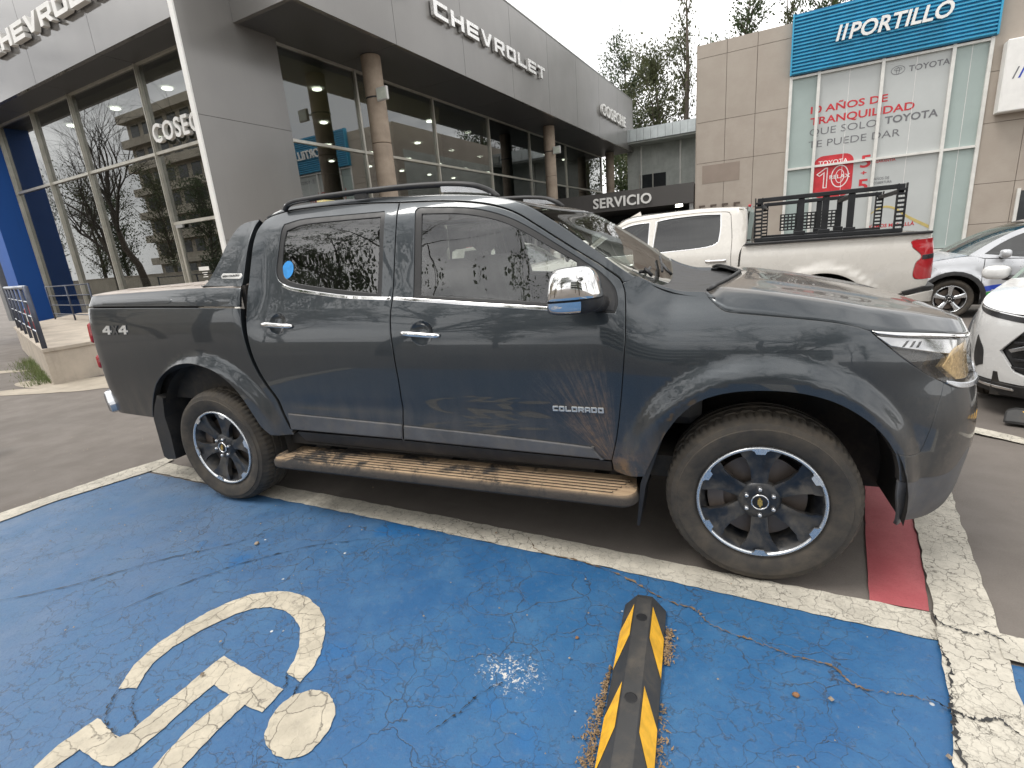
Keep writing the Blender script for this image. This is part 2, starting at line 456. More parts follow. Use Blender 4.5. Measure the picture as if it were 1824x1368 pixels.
# squared block letters on a unit cell (w x 1)
T_ = .24
def blk(ch):
    t = T_; w = 1.0
    if ch == 'C': return [(0,.08),(.08,0),(w,0),(w,t),(t,t),(t,1-t),(w,1-t),(w,1),(.08,1),(0,.92)], []
    if ch == 'H': return [(0,0),(t,0),(t,.5-t/2),(w-t,.5-t/2),(w-t,0),(w,0),(w,1),(w-t,1),(w-t,.5+t/2),(t,.5+t/2),(t,1),(0,1)], []
    if ch == 'E': return [(0,0),(w,0),(w,t),(t,t),(t,.5-t/2),(w*.95,.5-t/2),(w*.95,.5+t/2),(t,.5+t/2),(t,1-t),(w,1-t),(w,1),(0,1)], []
    if ch == 'V': return [(.36,0),(.64,0),(w,1),(w-t,1),(.5,.26),(t,1),(0,1)], []
    if ch == 'R': return [(0,0),(t,0),(t,.32),(.52,.32),(.76,0),(w,0),(.78,.33),(w,.42),(w,.92),(.92,1),(0,1)], [[(t,.54),(w-t,.54),(w-t,1-t),(t,1-t)]]
    if ch in 'O': return [(0,.08),(.08,0),(w-.08,0),(w,.08),(w,.92),(w-.08,1),(.08,1),(0,.92)], [[(t,t),(w-t,t),(w-t,1-t),(t,1-t)]]
    if ch == 'D': return [(0,0),(w-.16,0),(w,.16),(w,.84),(w-.16,1),(0,1)], [[(t,t),(w-t,t),(w-t,1-t),(t,1-t)]]
    if ch == 'L': return [(0,0),(w,0),(w,t),(t,t),(t,1),(0,1)], []
    if ch == 'T': return [(.5-t/2,0),(.5+t/2,0),(.5+t/2,1-t),(w,1-t),(w,1),(0,1),(0,1-t),(.5-t/2,1-t)], []
    if ch == 'A': return [(0,0),(t,0),(t,.26),(w-t,.26),(w-t,0),(w,0),(w,.84),(w-.14,1),(.14,1),(0,.84)], [[(t,.48),(w-t,.48),(w-t,1-t),(t,1-t)]]
    if ch == '4': return [(.56,0),(.82,0),(.82,.24),(1,.24),(1,.46),(.82,.46),(.82,1),(.5,1),(0,.46),(0,.24),(.56,.24)], [[(.3,.46),(.56,.46),(.56,.74)]]
    if ch == 'X': return [(0,0),(.3,0),(.5,.3),(.7,0),(1,0),(.66,.5),(1,1),(.7,1),(.5,.7),(.3,1),(0,1),(.34,.5)], []
def block_word(word, org, xdir, ydir, w, h, pitch, depth, mat, parent, name='letter', slant=0.):
    X, Y = Vector(xdir), Vector(ydir); Zd = X.cross(Y); O = Vector(org); outs = []
    for i, ch in enumerate(word):
        o, hs_ = blk(ch); m = MB()
        m.poly(o, hs_, 0, depth, lambda x, y, d: O + X * (i * pitch + x * w + slant * y * h) + Y * (y * h) + Zd * d)
        outs.append(m.build(name, mat, parent))
    return outs
# ------------------------------------------------------------------ materials
def mk_ground():
    n = NM('asphalt'); p = n.pos('World')
    big = n.noise(p, .35, 5, .6); mid = n.noise(p, 3.0, 5, .6); fine = n.noise(p, 160, 3, .7)
    c = n.mix(n.rng(big, .3, .7), (.125, .108, .094), (.18, .157, .138))
    c = n.mix(n.rng(mid, .35, .75, 0, .45), c, (.105, .090, .078))
    c = n.mix(n.rng(fine, .35, .75, 0, .55), c, (.19, .17, .15))
    streak = n.noise(n.map(p, (1.2, 9, 1), rot=(0, 0, .15)), 1.0, 5, .6)
    c = n.mix(n.rng(streak, .55, .8, 0, .35), c, (.2, .18, .16))
    oil = n.vor(p, .55, 'F1'); c = n.mix(n.rng(oil, .02, .16, .45, 0), c, (.035, .032, .03))
    n.end(n.pbsdf(c, n.rng(mid, .3, .7, .68, .88), 0, n.bump(fine, .5, .004)))
def crack_mask(n, p, scale, width, dist=.06, keep=(.35, .6), kscale=1.2):
    """thin branching cracks: wobbled Voronoi borders, fading in and out"""
    w = n.n('ShaderNodeTexNoise'); w.inputs['Scale'].default_value = scale * 1.7; w.inputs['Detail'].default_value = 5; n.l(p, w.inputs['Vector'])
    vm = n.n('ShaderNodeVectorMath', operation='MULTIPLY_ADD'); n.l(w.outputs['Color'], vm.inputs[0]); vm.inputs[1].default_value = (dist, dist, dist); n.l(p, vm.inputs[2])
    e = n.vor(vm.outputs[0], scale); k = n.rng(n.noise(p, kscale, 3), keep[0], keep[1])
    wv = n.math('MULTIPLY', k, width)
    return n.math('SUBTRACT', 1., n.math('DIVIDE', e, n.math('ADD', wv, 1e-4), clamp=True), clamp=True)
def mk_blue():
    n = NM('blue_paint'); p = n.pos('World')
    big = n.noise(p, .8, 4, .55); mid = n.noise(p, 5, 6, .65); fine = n.noise(p, 120, 3, .6)
    c = n.mix(n.rng(big, .3, .7), (.027, .116, .255), (.019, .099, .243))
    c = n.mix(n.rng(mid, .4, .75, 0, .6), c, (.048, .150, .285))
    wear = n.noise(p, 1.6, 6, .62, .3); sx = n.sep(p)
    side = n.rng(sx[0], 2.2, -.8, 0, 1)                        # dusty end of the bay; a pale reflected sheen is painted in too
    c = n.mix(n.math('MULTIPLY', side, n.rng(wear, .3, .65, .25, .7)), c, (.135, .185, .255))
    c = n.mix(n.rng(n.noise(p, 34, 6, .75), .52, .74, 0, .55), c, (.11, .16, .23))
    c = n.mix(n.rng(n.noise(p, 90, 4, .7), .56, .72, 0, .5), c, (.02, .06, .15))
    c = n.mix(n.rng(fine, .45, .75, 0, .35), c, (.03, .08, .2))
    fresh = n.noise(n.map(p, loc=(3.1, 1.7, 0)), 1.9, 3); c = n.mix(n.rng(fresh, .62, .72, 0, .7), c, (.010, .11, .30))
    a = crack_mask(n, p, 4.5, .016, .16, (.42, .68), 1.3); b = crack_mask(n, p, 12, .040, .10, (.36, .60), 2.1)
    cm = n.math('MAXIMUM', n.math('MULTIPLY', a, .85), n.math('MULTIPLY', b, .55))
    c = n.mix(cm, c, (.032, .034, .04))
    # spatter of white paint
    dx = n.math('SUBTRACT', sx[0], 2.27); dy = n.math('SUBTRACT', sx[1], -.74)
    d = n.math('SQRT', n.math('ADD', n.math('MULTIPLY', dx, dx), n.math('MULTIPLY', n.math('MULTIPLY', dy, dy), 2.2)))
    near = n.rng(d, .02, .27, 1, 0); spl = n.noise(p, 70, 5, .7, .8)
    c = n.mix(n.math('MULTIPLY', n.rng(n.math('ADD', spl, n.math('MULTIPLY', near, .20)), .70, .80), near), c, (.62, .60, .56))
    dots = n.vor(p, 7.0, 'F1'); dk = n.rng(n.noise(p, 2.3, 2), .52, .6)
    c = n.mix(n.math('MULTIPLY', n.rng(dots, .035, .055, 1, 0), dk), c, (.6, .6, .58))
    h = n.math('SUBTRACT', n.math('MULTIPLY', fine, .5), cm)
    n.end(n.pbsdf(c, n.rng(mid, .3, .7, .42, .62), 0, n.bump(h, .5, .004)))
def mk_white(name, base, dens_, dirt, wd_=.052):
    n = NM(name); p = n.pos('World')
    mid = n.noise(p, 7, 6, .65); fine = n.noise(p, 140, 3, .6)
    c = n.mix(n.rng(mid, .3, .72), base, tuple(v * .72 for v in base))
    c = n.mix(n.rng(n.noise(p, 38, 5, .7), .5, .75, 0, .55), c, (.30, .27, .22))
    a = crack_mask(n, p, dens_, wd_, .07, (.25, .50), 2.0); b = crack_mask(n, p, dens_ * 2.3, .05, .03, (.38, .6), 2.4)
    cm = n.math('MAXIMUM', n.math('MULTIPLY', a, n.rng(n.noise(p, .9, 2), .35, .65, .45, 1.)), n.math('MULTIPLY', b, .35)); c = n.mix(n.math('MULTIPLY', cm, .9), c, (.085, .075, .062))
    wear = n.noise(p, 13, 7, .72, .4); big_ = n.rng(n.noise(p, 1.1, 3), .4, .7, 0, .09); c = n.mix(n.rng(n.math('ADD', wear, big_), .70 - dirt, .77 - dirt, 0, .8), c, (.16, .14, .12))
    c = n.mix(n.rng(n.noise(n.map(p, (1, 3, 1)), 2.0, 5), .5, .8, 0, .35), c, (.36, .32, .26))
    n.end(n.pbsdf(c, .72, 0, n.bump(n.math('SUBTRACT', n.math('MULTIPLY', fine, .4), cm), .55, .005)))
def mk_red():
    n = NM('red_paint'); p = n.pos('World'); mid = n.noise(p, 6, 5, .6); fine = n.noise(p, 130, 3, .65)
    c = n.mix(n.rng(mid, .3, .7), (.36, .075, .085), (.43, .11, .118)); c = n.mix(n.rng(fine, .45, .75, 0, .4), c, (.22, .05, .05))
    n.end(n.pbsdf(c, .62, 0, n.bump(fine, .4, .004)))
mk_ground(); mk_blue(); mk_white('white_line_paint', (.60, .56, .475), 15, .02, .034); mk_white('symbol_paint', (.57, .51, .40), 8, .03, .020); mk_red()

def mk_truck_paint():
    n = NM('truck_paint'); p = n.pos('Object'); s = n.sep(p)
    flk = n.noise(p, 900, 1); mot = n.noise(p, 2.2, 5, .6)
    base = n.mix(n.rng(flk, .35, .7), (.022, .029, .035), (.048, .059, .068))
    lw = n.n('ShaderNodeLayerWeight'); lw.inputs[0].default_value = .35
    base = n.mix(lw.outputs['Facing'], base, (.022, .027, .032))
    paint = n.pbsdf(base, .34, .55, None, Coat_Weight=1.0, Coat_Roughness=n.rng(mot, .35, .7, .012, .04), Coat_IOR=1.5)
    # road dust: film all over, heavier low down, fans of mud thrown up behind the front wheel
    dust = n.noise(p, 26, 6, .7); fil = n.noise(n.map(p, (4, 4, 1.2)), 3.0, 6, .65)
    low = n.rng(s[2], .38, .92, 1, 0)
    film = n.math('MULTIPLY', n.math('ADD', n.math('MULTIPLY', low, .36), .035), n.rng(fil, .3, .7, .35, 1.15))
    tx = n.math('SUBTRACT', s[0], 2.52); tz = n.math('SUBTRACT', s[2], .44)
    rad = n.math('SQRT', n.math('ADD', n.math('MULTIPLY', tx, tx), n.math('MULTIPLY', tz, tz)))
    ang = n.math('ARCTAN2', tz, n.math('MULTIPLY', tx, -1.))
    cv = n.n('ShaderNodeCombineXYZ'); n.l(n.math('MULTIPLY', ang, 12.), cv.inputs[0]); n.l(n.math('MULTIPLY', rad, 2.2), cv.inputs[1])
    ray_ = n.noise(cv.outputs[0], 2.4, 7, .78, 1.1)
    fan = n.math('MULTIPLY', n.rng(rad, .20, .70, 1, 0), n.math('MULTIPLY', n.rng(ang, .5, .95), n.rng(ang, 1.75, 1.35)))
    fan = n.math('MULTIPLY', fan, n.math('MULTIPLY', n.rng(ray_, .32, .68), n.rng(n.noise(p, 40, 5, .7), .3, .65, .55, 1.15))); fan = n.math('MULTIPLY', fan, n.rng(s[0], 2.53, 2.49))
    foot = n.math('MULTIPLY', n.math('MULTIPLY', n.rng(s[2], .66, .44), n.math('MULTIPLY', n.rng(s[0], 2.40, 2.53), n.rng(s[0], 2.80, 2.60))), n.rng(n.noise(p, 17, 6, .7), .35, .6))
    fan = n.math('MAXIMUM', fan, n.math('MULTIPLY', foot, .9))
    spk = n.math('MULTIPLY', n.rng(n.noise(p, 85, 3, .6), .66, .74), n.math('MULTIPLY', low, .45))
    nose = n.math('MULTIPLY', n.rng(s[0], 3.25, 3.7), n.math('MULTIPLY', n.rng(s[2], .98, .6), n.rng(n.noise(p, 8, 6, .75), .38, .75, .08, .55)))
    gn = n.n('ShaderNodeNewGeometry'); top_ = n.math('MULTIPLY', n.rng(n.sep(gn.outputs['Normal'])[2], .80, .985), n.rng(n.noise(p, 3.5, 6, .65), .3, .7, .16, .42))
    film = n.math('MAXIMUM', film, top_)
    f = n.math('MAXIMUM', n.math('MAXIMUM', film, n.math('MULTIPLY', fan, .72)), n.math('MAXIMUM', spk, nose), clamp=True)
    col = n.mix(fan, (.19, .16, .13), (.27, .16, .085))
    mud = n.pbsdf(col, .85)
    m = n.n('ShaderNodeMixShader'); n.l(f, m.inputs[0]); n.l(paint, m.inputs[1]); n.l(mud, m.inputs[2]); n.end(m.outputs[0])
mk_truck_paint()
def mk_dusty(name, col, rough, mudcol, lo, hi, amt, scale=14, metal=0.):
    """plastic or rubber with dust that gathers at places of its own"""
    n = NM(name); p = n.pos('Object'); s = n.sep(p)
    d = n.noise(p, scale, 6, .7, .3); f = n.rng(d, lo, hi, 0, amt)
    c = n.mix(f, n.mix(n.rng(n.noise(p, 5, 4), .3, .7), col, tuple(v * 1.5 for v in col)), mudcol)
    r = n.math('ADD', n.math('MULTIPLY', f, .9 - rough), rough)
    n.end(n.pbsdf(c, r, metal, n.bump(n.noise(p, 260, 3), .25, .002)))
mk_dusty('tyre_rubber', (.022, .020, .018), .7, (.105, .085, .062), .25, .75, .75, 9)
mk_dusty('black_plastic', (.016, .016, .017), .48, (.10, .085, .065), .45, .85, .45)
mk_dusty('dark_cladding', (.085, .085, .088), .5, (.22, .19, .15), .4, .85, .45)
mk_dusty('wheel_black', (.014, .016, .020), .28, (.115, .10, .08), .40, .72, .72, 11, .0)
mk_dusty('underbody', (.012, .011, .010), .8, (.07, .055, .04), .4, .8, .6)
def mk_step():
    n = NM('muddy_step'); p = n.pos('Object'); s = n.sep(p)
    d = n.noise(p, 6.5, 7, .72, .5); g = n.noise(n.map(p, (2, 20, 20)), 3, 5, .65)
    top = n.n('ShaderNodeNewGeometry'); up = n.sep(top.outputs['Normal'])[2]
    f = n.math('MULTIPLY', n.rng(n.math('ADD', d, n.math('MULTIPLY', n.rng(s[0], .5, 2.5), .13)), .44, .60), n.rng(up, .3, .85, .05, 1))
    c = n.mix(f, (.035, .032, .03), n.mix(n.rng(g, .3, .7), (.33, .225, .135), (.47, .34, .215)))
    n.end(n.pbsdf(c, .82, 0, n.bump(n.math('ADD', d, n.noise(p, 80, 4)), .5, .006)))
mk_step()
simple('chrome', (.78, .77, .76), .07, 1.0, .03)
simple('silver_metal', (.60, .61, .63), .24, .9, .06)
simple('machined_rim', (.66, .68, .70), .26, .85, .05)
simple('badge_silver', (.68, .67, .64), .3, .35, .04)
simple('gold_badge', (.62, .40, .11), .3, .6, .05)
simple('rubber_black', (.012, .012, .013), .45, 0, .2)
simple('cabin_dark', (.022, .021, .020), .75, 0, .2)
simple('cabin_grey', (.085, .082, .078), .8, 0, .15)
simple('seat_cloth', (.035, .033, .030), .85, 0, .2, 20)
simple('brake_steel', (.16, .13, .11), .5, .6, .2)
simple('lamp_red', (.42, .012, .018), .14, 0, .08, 6, 0, Coat_Weight=.8, Coat_Roughness=.05)
simple('lamp_amber_reflector', (.80, .55, .25), .22, .55, .3, 60)
simple('lamp_chrome', (.74, .74, .74), .12, .95, .05)
simple('lamp_dark', (.03, .03, .032), .25, .1, .2)
simple('sticker_blue', (.02, .25, .62), .45, 0, .15, 40)
simple('tonneau_sky_tone', (.42, .37, .33), .40, 0, .15, 12)  # bed lid colour lightened to paint in the sky's reflection
glass('car_glass', (.88, .92, .90), .09, .003, 1.52, .010)
glass('rear_glass', (.58, .63, .58), .09, .003, 1.52, .012)
glass('car_glass_dark', (.13, .15, .15), .06, .003, 1.5, .012)
glass('windshield_glass', (.80, .86, .82), .07, .004, 1.52, .05)
glass('lamp_lens', (.93, .93, .93), .03, .01, 1.45, .10)
glass('showroom_glass', (.44, .48, .46), .20, .0, 1.5, .01)
glass('frosted_glass', (.30, .33, .33), .10, .02, 1.5, .0)
simple('white_car_paint', (.66, .63, .58), .28, 0, .03, 3, 0, Coat_Weight=1.0, Coat_Roughness=.04)
simple('silver_car_paint', (.52, .53, .55), .3, .35, .04, 3, 0, Coat_Weight=1.0, Coat_Roughness=.04)
simple('pearl_white_paint', (.70, .70, .69), .28, 0, .03, 3, 0, Coat_Weight=1.0, Coat_Roughness=.04)
simple('dark_car_paint', (.012, .013, .015), .25, 0, .1, 3, 0, Coat_Weight=1.0, Coat_Roughness=.03)
simple('graphic_blue', (.02, .06, .42), .35, 0, .05); simple('graphic_green', (.04, .30, .06), .35, 0, .05); simple('graphic_teal', (.05, .35, .45), .35, 0, .05)
simple('rack_black', (.022, .023, .025), .42, .2, .2)
def mk_cladding(name, c0, rough, metal, streak):
    n = NM(name); p = n.pos('Object'); f = n.noise(p, .5, 4); st = n.noise(n.map(p, (3, 3, .25)), 2.2, 6, .65)
    c = n.mix(n.rng(f, .3, .7), c0, tuple(v * 1.14 for v in c0)); c = n.mix(n.rng(st, .5, .8, 0, streak), c, tuple(v * .7 for v in c0))
    n.end(n.pbsdf(c, n.rng(f, .3, .7, rough - .03, rough + .03), metal, n.bump(n.noise(p, .8, 1), .03, .03)))
mk_cladding('grey_cladding', (.215, .208, .198), .24, .35, .13)
mk_cladding('gloss_cladding', (.235, .23, .225), .07, .45, .02)
mk_cladding('dark_soffit', (.095, .097, .10), .5, .1, .2)
mk_cladding('canopy_grey', (.085, .080, .076), .45, .2, .25)
mk_cladding('blue_wall', (.012, .085, .34), .5, 0, .2)
simple('mullion_alu', (.55, .53, .47), .35, .55, .08, 4)
simple('mullion_white', (.72, .71, .67), .45, .1, .08, 4)
simple('sign_white', (.80, .79, .76), .4, 0, .04, 3)
simple('sign_side', (.30, .30, .30), .5, .2, .1)
simple('sign_chrome', (.74, .73, .71), .28, .6, .05)
def mk_stone():
    n = NM('stone_panel'); p = n.pos('Object'); a = n.noise(p, 1.4, 5, .6); b = n.noise(n.map(p, (2, 1, 7)), 3.5, 6, .65); oi = n.n('ShaderNodeObjectInfo')
    c = n.mix(n.rng(a, .3, .7), (.375, .322, .272), (.425, .372, .318)); c = n.mix(n.rng(b, .5, .8, 0, .35), c, (.315, .268, .225))
    c = n.mix(n.math('MULTIPLY', oi.outputs['Random'], .35), c, (.36, .32, .27))
    n.end(n.pbsdf(c, .72, 0, n.bump(n.noise(p, 60, 4), .2, .004)))
mk_stone()
def mk_concrete(name, c0, sc_=3., rough=.82):
    n = NM(name); p = n.pos('Object'); a = n.noise(p, sc_, 6, .65); st = n.noise(n.map(p, (6, 6, .6)), 1.6, 6, .6)
    c = n.mix(n.rng(a, .3, .7), tuple(v * .82 for v in c0), tuple(v * 1.12 for v in c0)); c = n.mix(n.rng(st, .52, .8, 0, .5), c, tuple(v * .55 for v in c0))
    n.end(n.pbsdf(c, rough, 0, n.bump(n.noise(p, 45, 5, .7), .35, .006)))
mk_concrete('column_concrete', (.36, .29, .225)); mk_concrete('platform_concrete', (.46, .40, .33), 2.0); mk_concrete('plaster_pale', (.46, .48, .45), 1.2); mk_concrete('plaster_beige', (.50, .45, .37), .7)
mk_concrete('kerb_dust', (.40, .35, .28), 2.5)
simple('blue_cladding', (.030, .315, .52), .38, .1, .12, 2)
simple('blue_cladding_dark', (.012, .15, .30), .4, .1, .12, 2)
simple('poster_white', (.49, .51, .50), .6, 0, .04, .8)
simple('poster_side', (.36, .43, .41), .5, 0, .06, .8)
simple('print_red', (.55, .03, .04), .5); simple('print_grey', (.16, .16, .17), .5); simple('print_yellow', (.55, .44, .16), .5); simple('print_white', (.78, .76, .74), .5)
simple('number_brown', (.10, .075, .06), .5)
simple('patch_brown', (.29, .235, .195), .75, 0, .05, 2)
simple('roof_sheet', (.52, .56, .56), .4, .3, .1, 2)
simple('steel_post', (.40, .40, .39), .4, .5, .12, 6)
simple('rail_paint', (.38, .40, .44), .42, .5, .15, 6)
simple('rail_dark', (.07, .08, .11), .45, .3, .15, 6)
simple('lamp_case', (.55, .55, .53), .5, 0, .06)
simple('lamp_face', (.62, .66, .58), .25, 0, .05)
simple('yellow_tape', (.85, .45, .025), .42, 0, .18, 18)
mk_dusty('stop_rubber', (.028, .028, .028), .62, (.14, .115, .085), .45, .85, .55, 9)
def mk_bark(name, c0):
    n = NM(name); p = n.pos('Object'); a = n.noise(n.map(p, (9, 9, 1.6)), 2.2, 6, .7)
    n.end(n.pbsdf(n.mix(n.rng(a, .3, .7), tuple(v * .6 for v in c0), tuple(v * 1.3 for v in c0)), .9, 0, n.bump(a, .6, .03)))
mk_bark('bark', (.10, .082, .066)); mk_bark('bark_dark', (.06, .048, .04))
def mk_leaf(name, a, b):
    n = NM(name); p = n.pos('Object'); f = n.noise(p, 1.3, 4); g = n.noise(p, 14, 2)
    c = n.mix(n.rng(f, .3, .7), a, b); c = n.mix(n.rng(g, .35, .7, 0, .5), c, tuple(v * .6 for v in a))
    s_ = n.pbsdf(c, .6); t = n.n('ShaderNodeBsdfTranslucent'); n.l(c, t.inputs[0])
    m = n.n('ShaderNodeMixShader'); m.inputs[0].default_value = .28; n.l(s_, m.inputs[1]); n.l(t.outputs[0], m.inputs[2]); n.end(m.outputs[0])
mk_leaf('leaf_dark', (.045, .075, .028), (.085, .115, .045)); mk_leaf('leaf_olive', (.075, .088, .038), (.13, .14, .066)); mk_leaf('weed_green', (.10, .15, .035), (.17, .20, .06))
simple('straw', (.26, .175, .095), .9, 0, .4, 40); simple('crack_fill', (.15, .10, .06), .95, 0, .5, 30)
simple('stone_bit', (.34, .27, .2), .85, 0, .3, 40); simple('dry_leaf', (.26, .13, .06), .8, 0, .3, 40)
simple('wood_floor', (.38, .36, .33), .3, 0, .08, 1); simple('ceiling_white', (.5, .5, .49), .8, 0, .05, 1); simple('room_wall', (.22, .22, .22), .8, 0, .1, 1)
simple('window_dark', (.03, .033, .036), .12, 0, .1)
emit('room_lamp', (1, .93, .8), 9.0); emit('room_lamp_warm', (1, .72, .32), 3.0)
simple('desk_yellow', (.6, .42, .15), .5)
# ------------------------------------------------------------------ wheels
def make_wheel(parent, loc, Rt, Rr, width, style, rot=0., side=1, mats=('tyre_rubber', 'wheel_black', 'machined_rim')):
    """wheel standing at loc, outer face towards -y when side = 1"""
    w = bpy.data.objects.new('wheel', None); COL.objects.link(w); w.parent = parent; w.location = loc; w.empty_display_size = .1
    if side < 0: w.rotation_euler = (0, 0, math.pi)
    W = width
    # tyre: carcass with bead, bulged sidewall, shoulder, and blocks cut in the tread
    prof = [(Rr - .012, .03), (Rr + .004, .012), (Rr + .014, .004), (Rr + .03, -.006), (lerp(Rr, Rt, .45), -.016), (lerp(Rr, Rt, .62), -.0165), (lerp(Rr, Rt, .64), -.012), (lerp(Rr, Rt, .80), -.006),
            (Rt - .022, .006), (Rt - .008, .022), (Rt - .003, .036), (Rt, .060), (Rt, .072), (Rt - .010, .075), (Rt - .010, .083), (Rt + .001, .086), (Rt + .002, W * .5 - .006), (Rt - .010, W * .5 - .003), (Rt - .010, W * .5 + .003), (Rt + .002, W * .5 + .006),
            (Rt + .001, W - .086), (Rt - .010, W - .083), (Rt - .010, W - .075), (Rt, W - .07), (Rt - .003, W - .036), (Rt - .022, W - .006), (lerp(Rr, Rt, .6), W + .012), (Rr + .01, W - .01), (Rr - .02, W - .04)]
    N = 216; m = MB(); vs, fs = [], []; k = len(prof)
    for i in range(N):
        a = 2 * math.pi * i / N; g = (i % 3 == 0)
        for q, (r, h) in enumerate(prof):
            if g and (8 <= q <= 12 or 20 <= q <= 25 and False): r -= (.002, .0045, .007, .008, .008)[q - 8]
            if (i % 6 in (2, 3)) and 15 <= q <= 16: r -= .006
            vs.append((r * math.cos(a), h, r * math.sin(a)))
    for i in range(N):
        j = (i + 1) % N
        for q in range(k - 1): fs.append((i*k+q, i*k+q+1, j*k+q+1, j*k+q))
    m.add(vs, fs); m.build('tyre', mats[0], w, auto=38, recalc=True)
    # rim barrel and lip
    m = MB(); m.lathe([(Rr - .004, .004), (Rr - .012, .010), (Rr - .016, .03), (Rr - .03, .05), (Rr - .045, W * .75)], 72); m.build('rim_barrel', mats[1], w, smooth=True, recalc=True)
    m = MB(); m.lathe([(Rr + .004, .012), (Rr + .003, .001), (Rr - .002, -.003), (Rr - .008, -.001), (Rr - .011, .006)], 96); m.build('rim_lip', mats[2], w, smooth=True, recalc=True)
    ns, padded = (6, True) if style == 'six' else (5, False)
    for s_ in range(ns):
        a0 = rot + 2 * math.pi * s_ / ns
        def P(r, t, y): return (r * math.cos(a0) - t * math.sin(a0), y, r * math.sin(a0) + t * math.cos(a0))
        m = MB(); nu, nv = 12, 8
        def spoke(u, v, back):
            r = lerp(.055, Rr - .009, u)
            hw = lin([0, .25, .5, .75, 1], [.030, .032, .036, .054, .078])(u) if style == 'six' else lin([0, .3, .7, 1], [.03, .028, .034, .046])(u)
            t = hw * v; r2 = math.sqrt(max(r * r - t * t, 0)) if u > .8 else r
            y = lin([0, .2, .55, .85, 1], [.028, .024, .012, .006, .004])(u)
            y += (.016 * (1 - v * v) * sm(.2, .55, u) * (1 - .4 * sm(.8, 1, u)) if style == 'six' else -.004 * (1 - v * v)) + .006 * abs(v) ** 6
            return P(r2, t, y + (.034 if back else 0))
        vs = [spoke(i / nu, -1 + 2 * j / nv, 0) for i in range(nu + 1) for j in range(nv + 1)]
        fs = [(i*(nv+1)+j, (i+1)*(nv+1)+j, (i+1)*(nv+1)+j+1, i*(nv+1)+j+1) for i in range(nu) for j in range(nv)]
        m.add(vs, fs)
        for v in (-1, 1):
            e = [spoke(i / nu, v, 0) for i in range(nu + 1)] + [spoke(i / nu, v * .86, 1) for i in range(nu + 1)]
            m.add(e, [(i, i + 1, i + nu + 2, i + nu + 1) for i in range(nu)])
        m.build('spoke', mats[1] if style == 'six' else mats[2], w, auto=50, recalc=False)
        if padded:
            m = MB(); pts = []
            for q in range(9): pts.append((Rr - .002, lerp(-.13, .13, q / 8)))
            inn = [(Rr - .010, .13), (Rr - .012, .10), (Rr - .026, .075), (Rr - .026, -.075), (Rr - .012, -.10), (Rr - .010, -.13)]
            loop = [(r * math.cos(t), r * math.sin(t)) for r, t in pts + inn]
            m.poly(loop, [], -.0035, .004, lambda x, y, d: P(x, y, d)); m.build('rim_pad', mats[2], w, recalc=True)
    m = MB(); m.lathe([(.0, .016), (.03, .015), (.060, .018), (.080, .026), (.086, .05)], 36); m.build('hub', mats[1], w, smooth=True, recalc=True)
    m = MB(); m.lathe([(0, .008), (.026, .0085), (.031, .011), (.033, .02)], 32); m.build('centre_cap', 'rubber_black', w, smooth=True, recalc=True)
    m = MB(); m.lathe([(.0285, .0095), (.030, .0065), (.033, .0065), (.0345, .012)], 32); m.build('cap_ring', 'chrome', w, smooth=True, recalc=True)
    if style == 'six':
        b = [(-.021, -.004), (-.013, -.004), (-.011, -.009), (.009, -.009), (.011, -.004), (.018, -.004), (.021, .004), (.013, .004), (.011, .009), (-.009, .009), (-.011, .004), (-.018, .004)]
        b = [(x * math.cos(rot) - y * math.sin(rot), x * math.sin(rot) + y * math.cos(rot)) for x, y in b]
        m = MB(); m.poly(b, [], .0045, .009, lambda x, y, d: (x, d, y)); m.build('bowtie_emblem', 'gold_badge', w, recalc=True)
    for s_ in range(ns):
        a = rot + 2 * math.pi * s_ / ns
        c = (.058 * math.cos(a), 0, .058 * math.sin(a))
        m = MB(); m.lathe([(0, .000), (.006, .001), (.0085, .004), (.0095, .022)], 10, c); m.build('lug_nut', 'silver_metal', w, smooth=True, recalc=True)
    m = MB(); m.lathe([(.06, .075), (Rr - .06, .075), (Rr - .06, .095), (.06, .095)], 40); m.build('brake_disc', 'brake_steel', w, auto=40, recalc=True)
    m = MB(); m.lathe([(Rr - .105, .055), (Rr - .042, .055), (Rr - .042, .12), (Rr - .105, .12)], 8, (0, 0, 0), 'y', 2.4, 3.5, close=True); m.build('brake_caliper', 'brake_steel', w, recalc=True)
    m = MB(); m.lathe([(0, .13), (Rr - .05, .13), (Rr - .05, .14)], 32); m.build('brake_shield', 'underbody', w, recalc=True)
    return w

# ------------------------------------------------------------------ the dark grey pickup
HALF = .93
DOOR = cub([.30,.42,.50,.60,.70,.80,.90,1.0,1.08,1.14,1.20,1.26,1.32,1.45,1.60,1.68,1.74],[.12,.065,.045,.032,.022,.014,.010,.012,.020,.034,.056,.085,.112,.165,.225,.265,.32])
BEDP = cub([.30,.45,.60,.80,1.0,1.15,1.24,1.29,1.34,1.375,1.40,1.50,1.60,1.74],[.07,.04,.025,.012,.008,.012,.022,.034,.055,.080,.095,.145,.20,.30])
NOSE = cub([.25,.30,.36,.45,.55,.70,.80,.88,.95,1.02,1.10,1.16],[.085,.055,.036,.022,.010,.012,.030,.050,.060,.085,.14,.22])
FEND = cub([.30,.42,.50,.60,.70,.80,.90,.98,1.04,1.10,1.14,1.20,1.3,1.5],[.055,.050,.042,.032,.022,.014,.010,.016,.032,.062,.09,.14,.20,.30])
